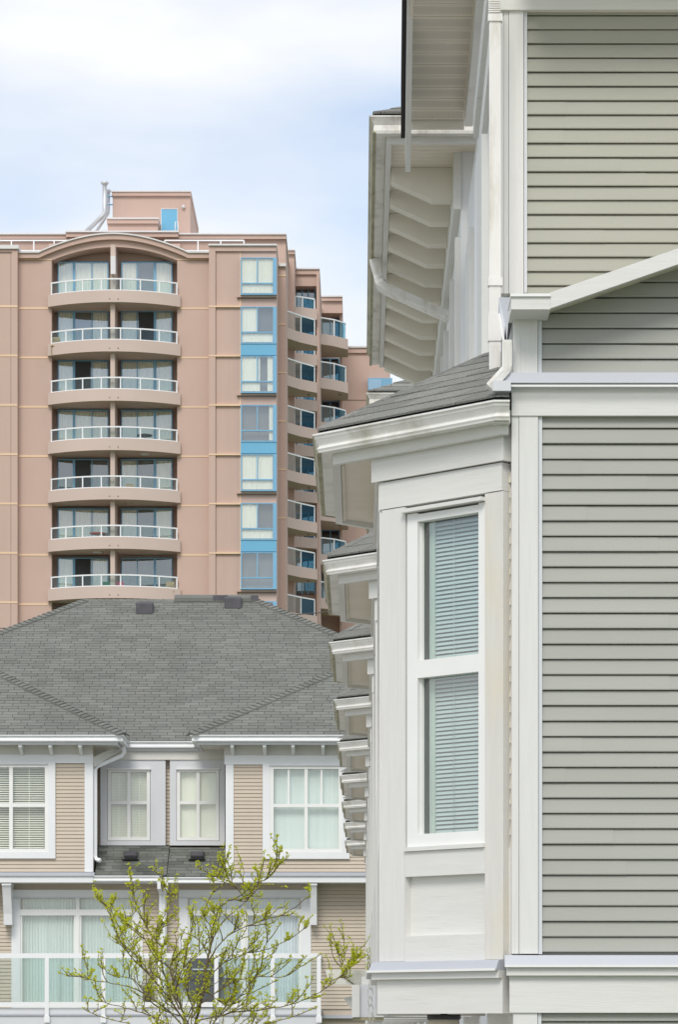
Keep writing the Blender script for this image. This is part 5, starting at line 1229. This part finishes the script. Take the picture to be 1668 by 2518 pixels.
# ================================================================== YOUNG TREE
tr = empty('young_tree', P(470, 2518, 30) * 1.0); tr.location.z = 0; WL[tr.name] = Vector((P(470, 2518, 30).x, 30, 0)); tr.location = WL[tr.name]
tag(tr, 'young multi-stemmed tree with fresh yellow-green leaves before the tan block', 'tree')
R = random.Random(42)
limbs = [  # photo-pixel polylines with depth offset and base radius (px)
 ([(468, 2600), (480, 2518), (497, 2450), (508, 2380), (520, 2310), (532, 2250), (560, 2215), (595, 2210), (630, 2180), (660, 2150), (684, 2112)], 0, 9),
 ([(520, 2320), (545, 2270), (610, 2210), (640, 2160)], .1, 4),
 ([(600, 2205), (580, 2180), (560, 2165), (530, 2155), (518, 2150)], -.15, 3),
 ([(600, 2215), (625, 2195), (650, 2175), (705, 2180)], -.2, 3),
 ([(500, 2420), (545, 2370), (600, 2345), (650, 2335), (700, 2315), (755, 2280)], .3, 4),
 ([(512, 2360), (560, 2300), (640, 2265), (700, 2245), (760, 2205)], -.3, 4),
 ([(490, 2470), (560, 2420), (640, 2400), (700, 2400), (750, 2370), (790, 2345)], .4, 4),
 ([(485, 2510), (570, 2490), (660, 2480), (730, 2465), (800, 2430), (842, 2395), (870, 2365)], -.2, 5),
 ([(800, 2430), (838, 2400), (880, 2425), (905, 2405)], .0, 2.5),
 ([(840, 2395), (842, 2370), (840, 2350)], .0, 2),
 ([(475, 2540), (450, 2490), (430, 2430), (420, 2370), (455, 2330), (470, 2290), (495, 2250), (520, 2200), (527, 2190)], .25, 6),
 ([(460, 2520), (420, 2460), (370, 2400), (330, 2360), (300, 2320), (282, 2285), (268, 2230)], -.35, 6),
 ([(470, 2560), (430, 2500), (350, 2440), (290, 2420), (230, 2410), (218, 2405)], .3, 5),
 ([(465, 2560), (400, 2510), (320, 2480), (260, 2465), (230, 2455)], -.1, 5),
 ([(440, 2480), (400, 2380), (385, 2320), (400, 2260), (420, 2215), (412, 2180)], .45, 5),
 ([(400, 2330), (360, 2280), (340, 2230), (318, 2180), (312, 2172)], .1, 4),
 ([(370, 2400), (330, 2330), (300, 2290), (270, 2235), (262, 2232)], .5, 3),
 ([(430, 2440), (450, 2380), (500, 2330), (520, 2290), (500, 2250)], -.5, 4),
 ([(460, 2500), (500, 2440), (560, 2470), (620, 2440), (680, 2410)], .6, 4),
 ([(450, 2500), (380, 2470), (330, 2410), (285, 2400), (280, 2385)], .6, 4),
 ([(470, 2580), (420, 2540), (330, 2520), (250, 2500), (205, 2480)], .2, 5),
 ([(480, 2580), (560, 2540), (640, 2520), (720, 2500), (780, 2475)], .5, 5),
 ([(480, 2560), (540, 2500), (590, 2450), (640, 2380), (650, 2330), (690, 2270)], .55, 4),
 ([(470, 2540), (470, 2470), (440, 2400), (380, 2350), (350, 2300), (310, 2270)], -.55, 4),
]
BV, BFc, LV, LF = [], [], [], []
def addtube(pts, rads, sides=5):
    v, f = tube_geo(pts, rads, sides, False); k = len(BV); BV.extend(v); BFc.extend([tuple(i + k for i in q) for q in f])
def leaf(p, sz):
    dr = Vector((R.uniform(-1, 1), R.uniform(-1, 1), R.uniform(-.1, 1.1))).normalized(); sd_ = dr.cross(Vector((R.uniform(-1, 1), R.uniform(-1, 1), R.uniform(-1, 1)))).normalized(); nn = dr.cross(sd_)
    k = len(LV); L = sz * R.uniform(.7, 1.3); w = L * R.uniform(.22, .34)
    LV.extend([p, p + dr * L * .5 + sd_ * w + nn * w * .4, p + dr * L, p + dr * L * .5 - sd_ * w + nn * w * .4, p + dr * L * .5])
    LF.extend([(k, k + 1, k + 4), (k + 1, k + 2, k + 4), (k + 4, k + 2, k + 3), (k, k + 4, k + 3)])
def bud(p, n=4, sz=.034):
    for _ in range(n): leaf(p, sz)
def smooth_path(pts, n=5):
    r = []
    for i in range(len(pts) - 1):
        a0, a1, a2, a3 = pts[max(i - 1, 0)], pts[i], pts[i + 1], pts[min(i + 2, len(pts) - 1)]
        for j in range(n):
            t = j / n; r.append(.5 * ((2 * a1) + (a2 - a0) * t + (2 * a0 - 5 * a1 + 4 * a2 - a3) * t * t + (3 * a1 - a0 - 3 * a2 + a3) * t ** 3))
    r.append(pts[-1]); return r
def twig(p, dr, L, lev):
    pts = [p]; d = dr.normalized(); n = 6
    for i in range(n):
        d = (d + Vector((R.uniform(-.3, .3), R.uniform(-.3, .3), R.uniform(-.14, .30)))).normalized(); pts.append(pts[-1] + d * L / n)
    addtube(pts, [.0055 * (1 - .6 * i / n) * (1 if lev == 0 else .7) for i in range(n + 1)], 4)
    for i in range(1, n + 1):
        if R.random() < .85: bud(pts[i] + Vector((R.uniform(-.012, .012), R.uniform(-.012, .012), R.uniform(-.012, .012))), R.randint(2, 3), .024)
        if lev == 0 and R.random() < .6: twig(pts[i], d + Vector((R.uniform(-1, 1), R.uniform(-1, 1), R.uniform(-.2, .8))), L * R.uniform(.35, .6), 1)
    bud(pts[-1], 3, .026)
for (pl_, off, r0) in limbs:
    n = len(pl_); pts = [P(x, y, 30 + off * (i / (n - 1)) * 1.2) for i, (x, y) in enumerate(pl_)]
    sp = smooth_path(pts); m_ = len(sp); r0m = r0 * 30 / F * .40
    sp = [p + Vector((R.uniform(-1, 1), R.uniform(-1, 1), R.uniform(-1, 1))) * .006 for p in sp]
    addtube(sp, [max(.004, r0m * (1 - .82 * i / (m_ - 1))) for i in range(m_)], 6)
    for i in range(3, m_):
        fr = i / (m_ - 1); p = sp[i]; t = (sp[min(i + 1, m_ - 1)] - sp[i - 1]).normalized()
        if fr > .12 and R.random() < .75: bud(p, R.randint(2, 4), .026)
        if R.random() < (.70 if fr < .5 else .26):
            dv = (t * .7 + Vector((R.uniform(-1, 1), R.uniform(-1, 1), R.uniform(-.2, .9)))); twig(p, dv, R.uniform(.12, .36) * (1.2 - .55 * fr), 0)
    bud(sp[-1], 4, .028)
base = Vector((P(470, 2518, 30).x, 30, 0)); addtube([base + Vector((0, 0, -.2)), base + Vector((.02, 0, 1.0)), base + Vector((0, .02, 1.9)), P(468, 2595, 30)], [.06, .052, .045, .03], 10)
mesh('trunk_and_branches', BV, BFc, 'bark', tr, True); tag(mesh('leaves', LV, LF, 'leaf', tr), kind='stuff')
